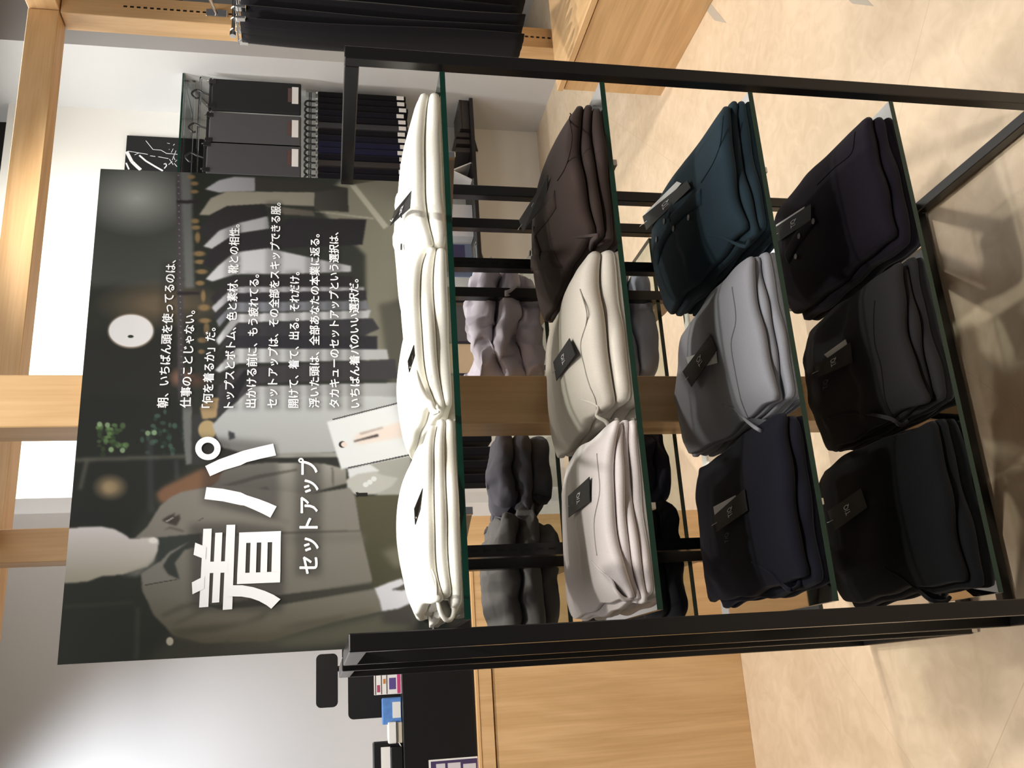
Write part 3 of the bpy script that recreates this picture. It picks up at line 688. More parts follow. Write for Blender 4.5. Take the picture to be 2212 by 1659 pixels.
# hanging light jacket, frame, hanger
poly(Z2, (98, 100, 100), [(780, 0), (832, 0), (836, 200), (838, 400), (800, 410), (788, 300)], 1); poly(Z2, (52, 53, 54), [(836, 100), (1000, 100), (1000, 400), (838, 405)], 2)
poly(Z2, (56, 56, 60), [(985, -10), (1100, -10), (1050, 70), (975, 130)], 2)
poly(Z2, (152, 130, 98), [(885, 60), (930, 0), (1000, 0), (985, 120), (900, 130)], 1); blob(Z2, (158, 140, 106), (930, 195), 62, 66, .8)
poly(Z2, (168, 171, 175), [(960, 165), (1060, 60), (1200, -10), (2160, -10), (2160, 130), (1690, 160), (1740, 330), (1255, 362), (1010, 300)], 1, 1, grad=((150, 152, 154), 'y'))
poly(Z2, (56, 58, 64), [(1060, 200), (1095, 215), (1100, 245), (1062, 258)], 1)
poly(Z2, (134, 133, 130), [(1250, 340), (1740, 330), (1745, 372), (1250, 372)], 1); poly(Z2, (44, 43, 41), [(1080, 372), (1745, 362), (1750, 386), (1080, 392)], 1)
poly(Z2, (146, 146, 142), [(1820, 400), (2180, 330), (2180, 600), (1960, 600), (1990, 480)], 2)
# raised sleeve, hand, card
poly(Z2, (140, 138, 134), [(1030, 420), (1300, 395), (1640, 400), (1780, 435), (1785, 522), (1640, 560), (1560, 592), (920, 570), (1000, 500)], 1, 1, grad=((104, 101, 97), 'y'))
for q in ([(1000, 540), (1240, 470), (1480, 432), (1480, 445), (1240, 495), (1010, 560)], [(1240, 560), (1290, 540), (1330, 580), (1250, 580)], [(1690, 425), (1702, 425), (1706, 540), (1696, 545)]): poly(Z2, (78, 75, 72), q, 1, .8)
poly(Z2, (192, 194, 200), [(1788, 432), (1925, 405), (1985, 445), (1900, 480), (1800, 505)], 1)
poly(Z2, (164, 164, 162), [(1780, 500), (1850, 465), (1960, 448), (2000, 470), (2100, 490), (2060, 540), (1960, 590), (1830, 590), (1790, 560)], 1)
for x, y in ((1900, 530), (1925, 515), (1950, 495)): blob(Z2, (196, 198, 202), (x, y), 20, 18, .7)
poly(Z2, (200, 203, 208), [(1662, 145), (2150, 20), (2190, 350), (1750, 437)], 1)
poly(Z2, (60, 60, 62), [(1694, 128), (2130, 18), (2132, 26), (1696, 136)], 0); poly(Z2, (60, 60, 62), [(1790, 424), (2180, 340), (2182, 350), (1792, 432)], 0)
poly(Z2, (204, 192, 188), [(1820, 262), (1850, 215), (1960, 190), (2160, 130), (2180, 230), (2000, 260), (1870, 285)], 2); poly(Z2, (150, 138, 134), [(1860, 214), (2000, 176), (2010, 184), (1870, 226)], 1, .8)
blob(Z2, (52, 46, 46), (1757, 284), 24, 22, .85); blob(Z2, (206, 192, 186), (1768, 284), 20, 17, .85); poly(Z2, (50, 44, 44), [(1826, 262), (1975, 220), (1980, 234), (1830, 268)], 1)
# trousers
poly(Z2, (74, 72, 57), [(1830, 600), (2200, 590), (2200, 1150), (1940, 1170), (1870, 810)], 1, 1, grad=((60, 59, 46), 'y')); poly(Z2, (100, 98, 86), [(2000, 940), (2160, 890), (2190, 1000), (2080, 1040)], 4, .8)
poly(Z2, (32, 31, 29), [(1840, 578), (1910, 578), (1910, 602), (1845, 606)], 0)
# background low left
poly(Z2, (80, 79, 69), [(1300, 1480), (1950, 1330), (2200, 1250), (2200, 1420), (1700, 1520), (700, 1600)], 6); poly(Z2, (62, 62, 56), [(700, 1470), (1400, 1500), (1300, 1660), (500, 1660)], 8, .8)
poly(Z2, (58, 56, 53), [(2000, 1310), (2200, 1240), (2200, 1400), (2000, 1380)], 4)
# jacket body
poly(Z2, (118, 115, 111), [(480, 860), (560, 790), (640, 660), (700, 610), (770, 575), (1000, 530), (1560, 587), (1800, 548), (1835, 600), (1868, 805), (1940, 1110), (1930, 1145), (1400, 1205), (1000, 1270), (560, 1230), (530, 1180), (525, 1080), (600, 1010), (800, 900)], 1, 1, grad=((102, 99, 93), 'y'))
poly(Z2, (72, 70, 66), [(880, 832), (1400, 822), (1870, 808), (1870, 818), (1400, 834), (880, 848)], 1, .9); poly(Z2, (96, 93, 88), [(1380, 840), (1890, 826), (1900, 880), (1400, 900)], 4, .5)
poly(Z2, (84, 82, 78), [(1000, 640), (1250, 690), (1440, 760), (1430, 772), (1240, 712), (1000, 660)], 3, .5)
# sleeve hanging down
poly(Z2, (106, 103, 97), [(540, 1190), (760, 1230), (1000, 1290), (1400, 1260), (1960, 1160), (1990, 1230), (2000, 1305), (1700, 1370), (1300, 1490), (900, 1500), (720, 1450), (600, 1330)], 1, 1, grad=((86, 82, 70), 'y'))
poly(Z2, (56, 55, 50), [(980, 1262), (1400, 1212), (1935, 1130), (1960, 1165), (1400, 1255), (1000, 1290)], 2)
poly(Z2, (72, 69, 59), [(700, 1425), (900, 1395), (1150, 1375), (1310, 1300), (1280, 1350), (1000, 1430), (760, 1460)], 3, .85); poly(Z2, (76, 73, 64), [(1360, 1410), (1500, 1370), (1780, 1330), (1760, 1360), (1480, 1410)], 3, .8)
poly(Z2, (80, 77, 70), [(640, 1330), (760, 1265), (880, 1250), (800, 1290), (660, 1345)], 2, .8); poly(Z2, (78, 75, 67), [(700, 1390), (900, 1290), (930, 1300), (760, 1385)], 2, .6)
poly(Z2, (78, 75, 64), [(700, 1430), (900, 1470), (1300, 1450), (1900, 1300), (1990, 1300), (1700, 1372), (1300, 1492), (900, 1502), (730, 1470)], 4, .8)
blob(Z2, (168, 162, 150), (700, 1490), 26, 30, .7)
# hand of the mannequin
poly(Z2, (182, 182, 192), [(1955, 1165), (2040, 1130), (2120, 1104), (2140, 1135), (2100, 1165), (2055, 1175), (2200, 1160), (2200, 1245), (2100, 1290), (2000, 1305), (1985, 1240)], 1); poly(Z2, (72, 70, 66), [(2060, 1172), (2130, 1148), (2180, 1130), (2190, 1158), (2120, 1180)], 1)
# inside of the collar, head, collar
poly(Z2, (50, 54, 53), [(440, 860), (620, 855), (890, 828), (895, 900), (790, 930), (730, 1010), (760, 1110), (690, 1080), (640, 1000), (500, 1090), (400, 1100)], 1)
poly(Z2, (184, 180, 184), [(70, 800), (180, 788), (270, 785), (360, 802), (425, 836), (455, 862), (600, 852), (632, 880), (628, 930), (600, 1000), (560, 1035), (410, 1082), (290, 1090), (190, 1125), (50, 1135)], 1, 1, grad=((146, 142, 130), 'y'))
poly(Z2, (120, 119, 112), [(420, 1080), (560, 1030), (620, 960), (600, 1020), (500, 1090)], 3, .8); blob(Z2, (206, 202, 202), (600, 872), 40, 24, .5, .9)
poly(Z2, (112, 110, 106), [(524, 1075), (640, 1005), (700, 940), (800, 890), (820, 880), (700, 960), (650, 1040), (690, 1090), (740, 1110), (540, 1145)], 1); poly(Z2, (70, 69, 66), [(545, 1142), (740, 1108), (742, 1114), (548, 1150)], 0)
poly(Z2, (60, 54, 52), [(650, 748), (690, 722), (736, 702), (720, 730), (760, 712), (764, 740), (740, 782), (690, 768)], 1); poly(Z2, (124, 121, 118), [(672, 752), (720, 728), (726, 734), (680, 762)], 0)
poly(Z2, (78, 75, 71), [(660, 810), (700, 785), (790, 812), (780, 822), (700, 800)], 1, .8); poly(Z2, (84, 80, 76), [(868, 752), (905, 728), (910, 736), (876, 756)], 0, .8)
# faint window bars
for q in ([(50, 1270), (480, 1245), (480, 1258), (50, 1288)], [(490, 1280), (520, 1280), (510, 1600), (480, 1600)], [(1040, 1480), (1068, 1480), (1076, 1570), (1050, 1570)]): poly(Z2, (66, 68, 62), q, 2, .6)
# --- printed dark halo behind the lettering
for (x0, y0, x1, y1) in ((615, 880, 735, 570), (755, 880, 850, 675), (890, 880, 980, 710), (1030, 880, 1125, 488), (1160, 880, 1245, 595), (1293, 880, 1378, 440), (1420, 880, 1490, 590), (1548, 880, 1616, 508), (1675, 880, 1740, 505), (1798, 880, 1862, 605)):
    P = np.array([(120 + (x0 - 12) / 2.836, y0 + 6), (120 + (x0 + 86) / 2.836, y0 + 6), (120 + (x1 + 12) / 2.836, y1 - 6), (120 + (x1 - 86) / 2.836, y1 - 6)]); paint(blur(mask(P), 3), (40, 40, 40), .28)
poly(Z2, (46, 44, 43), [(820, 770), (1120, 765), (1400, 800), (1400, 1150), (1390, 1310), (830, 1300)], 5, .5); poly(Z2, (46, 44, 43), [(840, 230), (1340, 270), (1370, 420), (1370, 740), (1300, 740), (900, 640), (900, 420)], 5, .45); poly(Z2, (46, 44, 43), [(1470, 360), (1630, 370), (1630, 1090), (1470, 1090)], 5, .45)

PRINT_GAIN = .95
pt = thing('poster_board', 'large printed poster of a mannequin and clothes rail with white Japanese lettering', 'poster', ((PX0 + PX1) / 2, PY, PZ0))
MB().box(PX0, PX1, PY + .0004, PY + .0056, PZ0, PZ1).build('board', M['card_white'], pt)
mb = MB(); mb.grid(lambda u, v: (PX0 + (PX1 - PX0) * u, PY, PZ0 + (PZ1 - PZ0) * v), GX - 1, GZ - 1)
pic = mb.build('printed_picture', M['card_white'], pt)
lin = np.clip((IMG * np.array((1.0, 1.0, .985)) - 2) / 255, 0, 1); lin = np.where(lin <= .04045, lin / 12.92, ((lin + .055) / 1.055) ** 2.4) * PRINT_GAIN
ca = pic.data.color_attributes.new('print', 'FLOAT_COLOR', 'POINT'); buf = np.ones((GX * GZ, 4), np.float32); buf[:, :3] = np.clip(lin, 0, 1).reshape(-1, 3)
ca.data.foreach_set('color', buf.ravel())
m, nt, b = new_mat('poster_print'); a_ = nt.nodes.new('ShaderNodeAttribute'); a_.attribute_name = 'print'; nt.links.new(a_.outputs['Color'], b.inputs['Base Color'])
b.inputs['Roughness'].default_value = .42; b.inputs['Specular IOR Level'].default_value = .22
pic.data.materials.clear(); pic.data.materials.append(m)
LINES = [('朝、いちばん頭を使ってるのは、', 690, 881, 735, 562), ('仕事のことじゃない。', 830, 881, 852, 671), ('「何を着るか」だ。', 962, 881, 980, 708), ('トップスとボトム、色と素材、靴との相性。', 1092, 881, 1126, 485),
         ('出かける前に、もう疲れてる。', 1228, 881, 1245, 593), ('セットアップは、その全部をスキップできる服。', 1358, 881, 1378, 438), ('開けて、着て、出る。それだけ。', 1488, 881, 1493, 588), ('浮いた頭は、全部あなたの本業に返る。', 1615, 881, 1617, 506),
         ('タカキューのセットアップという選択は、', 1736, 881, 1735, 502), ('いちばん着パのいい選択だ。', 1861, 881, 1858, 603)]
for body, xa, ya, xb, yb in LINES:
    p0 = at(120 + xa / 2.836, ya, Y=PY - .0008); p1 = at(120 + xb / 2.836, yb, Y=PY - .0008)
    v, f = text2d(body, .022); a_ = np.array(v); lo = a_.min(0); hi = a_.max(0)
    k = (p1[0] - p0[0]) / (hi[0] - lo[0]); zb = (p0[2] + p1[2]) / 2
    MB().add([(p0[0] + (q[0] - lo[0]) * k, PY - .0008 - q[2] * .00011, zb + (q[1] + .06) * .0205) for q in v], f).build('text_line', M['print_white'], pt)
def title(name, body, q, bold):
    """lettering fitted to a photo quad: left-bottom, right-bottom, right-top, left-top as read"""
    P = [Vector(at(x, y, Y=PY - .0008)) for x, y in q]; mb = MB()
    text_box(mb, body, lambda s_, t_: (P[0] * (1 - s_) + P[1] * s_) * (1 - t_) + (P[3] * (1 - s_) + P[2] * s_) * t_, bold); mb.build(name, M['print_white'], pt)
title('subtitle', 'セットアップ', [(689, 1240), (688, 989), (644, 989), (644, 1240)], .026)
def strokes(name, parts):
    mb = MB()
    for k, pp in enumerate(parts):
        pts = [at(o[0] + x / o[2], o[1] + y / o[2], Y=PY - .0008 - k * .00009) for o, x, y in pp]; mb.add(pts, [tuple(range(len(pts)))])
    return mb.build(name, M['print_white'], pt)
B4 = [[(92, 2), (592, -16), (588, 113), (88, 129)], [(69, 488), (584, 468), (580, 597), (65, 618)], [(88, 128), (177, 126), (165, 490), (69, 490)], [(228, 123), (303, 120), (292, 482), (216, 486)], [(357, 118), (433, 116), (424, 475), (345, 479)], [(487, 113), (588, 112), (584, 470), (477, 472)]]
KI = [[(Q1, 1765, 1340), (Q1, 1866, 1338), (Q2, 1825, 890), (Q2, 1715, 898)], [(Q1, 1908, 1388), (Q1, 1993, 1384), (Q2, 1955, 835), (Q2, 1868, 842)], [(Q1, 2042, 1293), (Q1, 2147, 1291), (Q2, 2110, 918), (Q2, 1997, 926)],
      [(Q2, x, y) for x, y in ((1790, 352), (2060, 345), (2055, 480), (1785, 488))], [(Q2, x, y) for x, y in ((1628, 598), (1780, 520), (1775, 672), (1635, 740))], [(Q2, x, y) for x, y in ((1668, 122), (1800, 176), (1790, 324), (1648, 268))]]
KI += [[(Q4, x, y) for x, y in q] for q in B4]
up_ = [(-40, 636), (15, 632), (130, 632), (260, 655), (400, 700), (500, 745), (585, 798)]; lo_ = [(-40, 766), (10, 765), (120, 767), (230, 785), (330, 820), (420, 870), (475, 912)]
KI += [[(Q4,) + up_[i], (Q4,) + up_[i + 1], (Q4,) + lo_[i + 1], (Q4,) + lo_[i]] for i in range(6)]
strokes('title_character', KI)
def q13(p): return (Q1,) + p
ua = [(Q1, 1803, 842), (Q1, 2000, 862), (Q1, 2212, 905), (Q3, 180, 938), (Q3, 330, 986), (Q3, 440, 1028), (Q3, 540, 1072)]; la = [(Q1, 1778, 985), (Q1, 2000, 1012), (Q1, 2212, 1058), (Q3, 150, 1062), (Q3, 270, 1112), (Q3, 370, 1158), (Q3, 465, 1207)]
ub = [(Q1, 1788, 590), (Q1, 1950, 512), (Q1, 2212, 418), (Q3, 150, 405), (Q3, 320, 362), (Q3, 498, 322)]; lb = [(Q1, 1845, 712), (Q1, 2010, 640), (Q1, 2212, 580), (Q3, 180, 545), (Q3, 350, 502), (Q3, 533, 463)]
PA = [[ua[i], ua[i + 1], la[i + 1], la[i]] for i in range(6)] + [[ub[i], ub[i + 1], lb[i + 1], lb[i]] for i in range(5)]
for i in range(28):
    a0, a1 = 2 * PI * i / 28, 2 * PI * (i + 1) / 28
    PA.append([(Q1, 1820 + rx * math.cos(a), 380 + ry * math.sin(a)) for a, rx, ry in ((a0, 152, 140), (a1, 152, 140), (a1, 77, 70), (a0, 77, 70))])
strokes('title_character', PA)

# ------------------------------------------------------------------ counter and register
t = thing('service_counter', 'pale maple service counter with black upper front at the left', 'counter', (-.9, 2.05, 0))
MB().box(-2.3, .398, 1.79, 2.35, 0, .856, bev=.001).build('front_panel', M['wood_z'], t)
MB().box(-2.3, .398, 1.784, 2.35, .860, .903, bev=.001).build('upper_band', M['wood_z'], t)
MB().box(-2.3, .398, 1.782, 2.35, .9035, .914, bev=.001).build('worktop', M['wood_edge'], t)
MB().box(-2.3, .33, 1.80, 1.90, .9145, 1.143, bev=.001).build('black_upstand', M['black_panel'], t)['label'] = 'black raised front panel'
def rbox(x0, x1, y0, y1, z0, z1, r, n=5):
    """box with rounded corners seen from the front"""
    poly = []
    for cx, cz, a0 in ((x1 - r, z1 - r, 0), (x0 + r, z1 - r, 90), (x0 + r, z0 + r, 180), (x1 - r, z0 + r, 270)):
        for i in range(n + 1): a = math.radians(a0 + 90 * i / n); poly.append((cx + r * math.cos(a), cz + r * math.sin(a)))
    return MB().prism(poly, y0, y1, 1)
a = at(752, 1467, Y=2.1); b_ = at(868, 1547, Y=2.1)
t = thing('monitor', 'large black monitor on the counter behind the leaflets', 'monitor', (0.04, 2.12, .9145))
rbox(b_[0], .19, 2.1, 2.14, 1.02, a[2], .018).build('screen_case', M['black_plastic'], t)
MB().box(.02, .06, 2.142, 2.17, .93, 1.15).build('stand_neck', M['black_plastic'], t); MB().box(-.06, .14, 2.05, 2.2, .9145, .929, bev=.003).build('stand_foot', M['black_plastic'], t)
a = at(683, 1414, Y=2.3); b_ = at(730, 1527, Y=2.3)
t = thing('pole_display', 'small black rounded display on a pole above the monitor', 'display', ((a[0] + b_[0]) / 2, 2.31, .9145))
rbox(b_[0], a[0], 2.29, 2.32, b_[2], a[2], .018).build('display_head', M['black_plastic'], t)
MB().tube([((a[0] + b_[0]) / 2 + .04, 2.335, .93), ((a[0] + b_[0]) / 2 + .04, 2.335, a[2] - .03)], .010, 10).build('pole', M['black_plastic'], t)
MB().disc(((a[0] + b_[0]) / 2 + .04, 2.335, .9145), .04, 2, .016, 20).build('pole_base', M['black_plastic'], t)
# things standing on the black upstand
ZB = 1.1435
def quadbox(p, q, y0, y1, z0=None):
    a, b = at(p[0], p[1], Y=y0), at(q[0], q[1], Y=y0); return min(a[0], b[0]), max(a[0], b[0]), y0, y1, (z0 if z0 else min(a[2], b[2])), max(a[2], b[2])
x0, x1, y0, y1, z0, z1 = quadbox((808, 1455), (867, 1498), 1.845, 1.862, ZB)
t = thing('leaflet_holder', 'clear stand of white and pink payment cards on the black counter front', 'card stand', ((x0 + x1) / 2, 1.853, ZB))
MB().box(x0, x1, y0, y1, z0, z1).build('card', M['card_white'], t)
cols = [('stripe_dark', srgb(70, 52, 52), .02, .98, .03, .06), ('stripe_dark', srgb(70, 52, 52), .02, .98, .25, .28), ('stripe_dark', srgb(70, 52, 52), .02, .98, .45, .48), ('pink', srgb(196, 66, 124), .02, .98, .85, .97), ('violet', srgb(92, 74, 140), .22, .75, .55, .80), ('maroon', srgb(170, 74, 110), .12, .45, .10, .21), ('orange', srgb(202, 128, 62), .5, .72, .33, .42)]
for i, (nm, c, sa, sb, ta, tb_) in enumerate(cols):
    MB().box(x0 + (x1 - x0) * sa, x0 + (x1 - x0) * sb, y0 - .0006, y0 - .0001, z1 - (z1 - z0) * tb_, z1 - (z1 - z0) * ta).build('printed_patch', plain('card_' + nm + str(i), c, .5), t)
x0, x1, y0, y1, z0, z1 = quadbox((825, 1508), (867, 1563), 1.84, 1.87, ZB)
t = thing('leaflet_pack', 'small blue leaflet pack on the black counter front', 'leaflets', ((x0 + x1) / 2, 1.855, ZB))
MB().box(x0, x1, y0, y1, z0, z1, bev=.003).build('blue_pack', plain('blue_print', srgb(92, 138, 206), .3, noise=.35, nscale=60), t)
MB().box(x0 + .018, x1 - .014, y0 - .0008, y0, z0 + .004, z0 + (z1 - z0) * .48).build('white_patch', M['card_white'], t)
x0, x1, y0, y1, z0, z1 = quadbox((838, 1560), (866, 1605), 1.83, 1.88, ZB)
t = thing('card_reader', 'small white card reader box on the black counter front', 'card reader', ((x0 + x1) / 2, 1.855, ZB))
MB().box(x0, x1, y0, y1, z0 + .018, z1, bev=.003).build('reader_lid', M['card_white'], t); MB().box(x0, x1 - .002, y0 + .006, y1, z0, z0 + .0175, bev=.002).build('reader_base', plain('reader_beige', srgb(200, 190, 172), .5), t)
MB().tube([(x0, y0 + .02, z0 + .01), (x0 - .012, y0 + .012, z0 + .004), (x0 - .03, y0 + .01, z0 + .003)], .002, 6).build('cable', M['card_white'], t)
x0, x1, y0, y1, z0, z1 = quadbox((806, 1604), (866, 1680), 1.83, 1.89, ZB)
t = thing('receipt_printer', 'black receipt printer with white paper at the bottom left corner', 'printer', ((x0 + x1) / 2, 1.86, ZB))
MB().box(x0, x1, y0 + .02, y1, z0, z1, bev=.004).build('printer_case', M['black_plastic'], t); MB().box(x0, x1 - .018, y0, y0 + .0195, z0, z0 + (z1 - z0) * .42, bev=.003).build('printer_front', M['black_plastic'], t)
MB().box(x0, x1 - .016, y0 + .006, y0 + .0075, z0 + (z1 - z0) * .43, z0 + (z1 - z0) * .74).build('paper', M['card_white'], t)
a = at(926, 1642, Y=1.797); b_ = at(1026, 1659, Y=1.797)
t = thing('notice_sheet', 'purple edged paper notice on the black counter front', 'notice', (a[0] - .1, 1.797, .9155))
MB().box(a[0] - .24, a[0], 1.797, 1.7995, .9155, a[2]).build('sheet', M['card_white'], t)
MB().box(a[0] - .235, a[0] - .005, 1.7965, 1.7968, .917, a[2] - .006).build('purple_print', plain('purple_ink', srgb(70, 56, 96), .5), t)
for k in range(3): MB().box(a[0] - .225, a[0] - .013 - .006 * (k == 0), 1.7960, 1.7963, .922 + k * .048, .962 + k * .048 - .012 * (k == 2)).build('printed_field', plain('pale_print', srgb(210, 206, 216), .5), t)

# ------------------------------------------------------------------ bench, clothes rail and tape at the right
t = thing('display_bench', 'low maple display bench on the floor at the right', 'bench', (2.95, 1.1, 0))
MB().box(2.275, 3.6, .3, 1.835, 0, .418, bev=.001).build('bench_body', M['wood_y'], t); MB().box(2.279, 3.6, .3, 1.831, .4185, .422).build('shadow_gap', M['slot'], t); MB().box(2.27, 3.6, .3, 1.84, .4225, .447, bev=.0015).build('bench_top', M['wood_y'], t)
t = thing('floor_tape', 'grey floor tape strip beside the bench', 'tape', (2.2, 1.2, 0), 'grey floor tape strips')
MB().prism([(2.116, 1.194), (2.196, 1.276), (2.42, 1.40), (2.34, 1.32)][0:4], .0002, .0007, 2).build('tape_strip', M['tape'], t)
t = thing('floor_tape', 'grey floor tape strip at the right edge, nearer the rack', 'tape', (1.62, .5, 0), 'grey floor tape strips')
MB().prism([(1.548, .443), (1.623, .521), (1.85, .64), (1.775, .562)], .0002, .0007, 2).build('tape_strip', M['tape'], t)
YR = 1.55
p = at(503, 76, Y=YR)
t = thing('hanging_rail', 'chrome clothes rail on the right maple post', 'rail', (p[0] + .3, YR, p[2]))
MB().tube([(p[0], YR, p[2]), (p[0] + .66, YR, p[2])], .006, 10).tube([(p[0] - .004, YR, p[2]), (p[0] + .012, YR, p[2])], .011, 12).build('rail_bar', M['chrome'], t)
MB().tube(smooth_path([(2.552, 1.866, p[2] + .10), (2.552, 1.75, p[2] + .12), (2.54, YR + .05, p[2] + .10), (2.53, YR, p[2] + .06), (2.53, YR, p[2] + .004)], 8), .007, 10).build('support_arm', M['chrome'], t)
MB().box(2.535, 2.569, 1.862, 1.8685, p[2] + .06, p[2] + .14, bev=.002).build('wall_plate', M['chrome'], t)
hang = [fabric('hanging_navy', srgb(12, 12, 18)), fabric('hanging_black', srgb(9, 9, 10))]
words = ['first', 'second', 'third', 'fourth', 'fifth', 'sixth', 'seventh']
for i in range(7):
    x = p[0] + .022 + i * .047; zt = p[2] - .028; hl = (1.01, 1.01, 1.02, 1.0, 1.03, 1.04, 1.05)[i]; r_ = random.Random(50 + i)
    t = thing('hanging_trousers', 'dark long trousers on the chrome rail, %s from its left end' % words[i], 'trousers', (x, YR, zt - hl), 'dark trousers on the chrome rail')
    ph = [r_.uniform(0, 6.28) for _ in range(4)]
    def leg(u, v, x=x, zt=zt, hl=hl, ph=ph):
        a = 2 * PI * u; wy = .066 + .014 * v; tx = .014 + .006 * math.sin(PI * v)
        return (x + tx * math.sin(a) + .006 * math.sin(6 * v + ph[0]) + .003 * math.sin(14 * math.cos(a) + ph[1]), YR + wy * math.cos(a) + .012 * v * math.sin(ph[2]), zt - hl * v)
    mb = MB().grid(leg, 24, 30); mb.f.append(tuple(range(24))); mb.mi.append(0); mb.f.append(tuple(30 * 25 + k for k in range(24))); mb.mi.append(0)
    mb.build('trouser_cloth', hang[0 if i < 4 else 1], t, True)
    for dy in (-.06, .06): MB().box(x - .006, x + .006, YR + dy - .012, YR + dy + .012, zt - .02, zt + .012, bev=.002).build('hanger_clip', M['chrome'], t)
    MB().tube([(x, YR - .07, zt + .014), (x, YR + .07, zt + .014)], .003, 8).tube(smooth_path([(x, YR, zt + .012), (x, YR + .012, zt + .024), (x, YR, zt + .036), (x, YR - .011, zt + .026)], 6), .002, 6).build('hanger', M['chrome'], t)

# ------------------------------------------------------------------ back wall display
YS = 3.5
t = thing('wall_glass_shelf', 'glass wall shelf high on the bright back wall', 'shelf', (2.3, 3.7, 2.18))
v = [(x, y, z) for x in (1.2, 3.466) for y in (YS, 3.896) for z in (2.185, 2.195)]
MB().add(v, [(0, 4, 6, 2), (1, 3, 7, 5)], 0).add(v, [(0, 1, 3, 2), (4, 6, 7, 5), (0, 4, 5, 1), (2, 3, 7, 6)], 1).build('glass_pane', [M['glass'], M['glass_edge']], t)
MB().box(1.2, 3.466, 3.56, 3.58, 2.13, 2.183, bev=.002).build('front_profile', M['acrylic'], t)
for x in (1.6, 3.44): MB().prism([(3.896, 2.18), (3.896, 2.03), (3.60, 2.165), (3.55, 2.18)], x - .012, x + .012, 0).build('shelf_arm', M['grey_wall'], t)
MB().tube([(1.2, 3.52, 2.095), (3.46, 3.52, 2.095)], .007, 10).build('hanging_bar', M['acrylic'], t)
samp = [(fabric('sample_black', srgb(40, 42, 44)), 'plain black', 168, 186), (fabric('sample_grey', srgb(82, 82, 86)), 'plain grey', 240, 251), (fabric('sample_check', srgb(74, 74, 79), rib=(0, 18, .7, 2)), 'grey checked', 303, 311)]
YP = 3.475
for i, (mt, wd, ya, yb) in enumerate(samp):
    a = at(455 - 6 * i, ya, Y=YP); b_ = at(650, yb + 53, Y=YP); xl, xr, zt, zb = b_[0], a[0], a[2] - .01, b_[2]
    xl = xr - .213
    t = thing('sample_trousers', '%s folded trousers on a hanger under the wall glass shelf' % wd, 'trousers', ((xl + xr) / 2, YP, zb), 'sample trousers under the wall shelf')
    MB().box(xl, xr, YP, YP + .022, zb, zt, bev=.006).build('folded_cloth', mt, t)
    MB().box(xl - .004, xr + .002, YP + .004, YP + .018, zt + .002, zt + .016, bev=.002).build('hanger_bar', M['black_plastic'], t)
    for xx in (xl + .025, xr - .025): MB().box(xx - .014, xx + .014, YP - .004, YP + .026, zt - .022, zt + .018, bev=.003).build('hanger_clip', M['black_plastic'], t); MB().box(xx - .004, xx + .004, YP - .005, YP + .0, zt + .019, zt + .028).build('clip_spring', M['chrome'], t)
    xm = (xl + xr) / 2; MB().tube(smooth_path([(xm, YP + .012, zt + .016), (xm + .012, YP + .012, zt + .05), (xm + .028, YP + .012, zt + .085), (xm + .002, YP + .012, zt + .112), (xm - .028, YP + .012, zt + .09), (xm - .026, YP + .012, zt + .072)], 6), .0055, 8).build('hanger_hook', M['black_plastic'], t)
    MB().box(xr - .145, xr - .03, YP - .0016, YP - .0004, zb + .015, zb + .052).build('price_label', M['card_white'], t)
    MB().box(xr - .135, xr - .04, YP - .0016, YP - .0004, zb + .055, zb + .075).build('brand_label', plain('label_dark', srgb(92, 66, 62), .5, noise=.4, nscale=80), t)
tones = [(12, 12, 16), (13, 13, 20), (14, 14, 19), (16, 16, 26), (15, 15, 22), (60, 60, 66), (14, 14, 20), (22, 22, 36), (26, 27, 52), (27, 28, 54), (15, 15, 24), (58, 54, 54), (15, 15, 24), (16, 16, 24), (14, 14, 22), (52, 52, 60), (16, 16, 22)]
mats = {}
wn = ['first', 'second', 'third', 'fourth', 'fifth', 'sixth', 'seventh', 'eighth', 'ninth', 'tenth', 'eleventh', 'twelfth', 'thirteenth', 'fourteenth', 'fifteenth', 'sixteenth', 'seventeenth']
t = thing('wall_hanging_bar', 'pale bar carrying the row of dark trousers on the back wall', 'rail', (2.9, 3.62, 1.47)); MB().tube([(2.0, 3.62, 1.472), (3.466, 3.62, 1.472)], .008, 10).build('bar', M['acrylic'], t)
MB().box(3.455, 3.469, 3.59, 3.65, 1.44, 1.50, bev=.003).build('bar_end', M['chrome'], t)
for i, tn in enumerate(tones):
    x = 3.385 - i * .0425; zt, zb = 1.425, .905 - (i % 3) * .006 + .004 * (i % 2)
    if tn not in mats: mats[tn] = fabric('row_cloth', srgb(*tn))
    t = thing('row_trousers', 'dark hanging trousers in the back wall row, %s from the right' % wn[i], 'trousers', (x, 3.62, zb), 'row of dark trousers on the back wall')
    MB().box(x - .0195, x + .0185, 3.50, 3.74, zb, zt, bev=.007).build('folded_cloth', mats[tn], t)
    MB().tube(smooth_path([(x, 3.58, zt - .004), (x + .004, 3.59, zt + .03), (x + .012, 3.60, zt + .066), (x, 3.62, zt + .078), (x - .010, 3.63, zt + .062)], 5), .0062, 7).build('hanger_hook', M['black_plastic'], t)
    MB().box(x - .006, x + .006, 3.496, 3.60, zt + .002, zt + .012).build('hanger_bar', M['chrome'], t)
    MB().box(x - .015, x + .012, 3.4975, 3.4995, zb + .012, zb + .055, bev=.0006).build('size_label', M['card_white'], t)

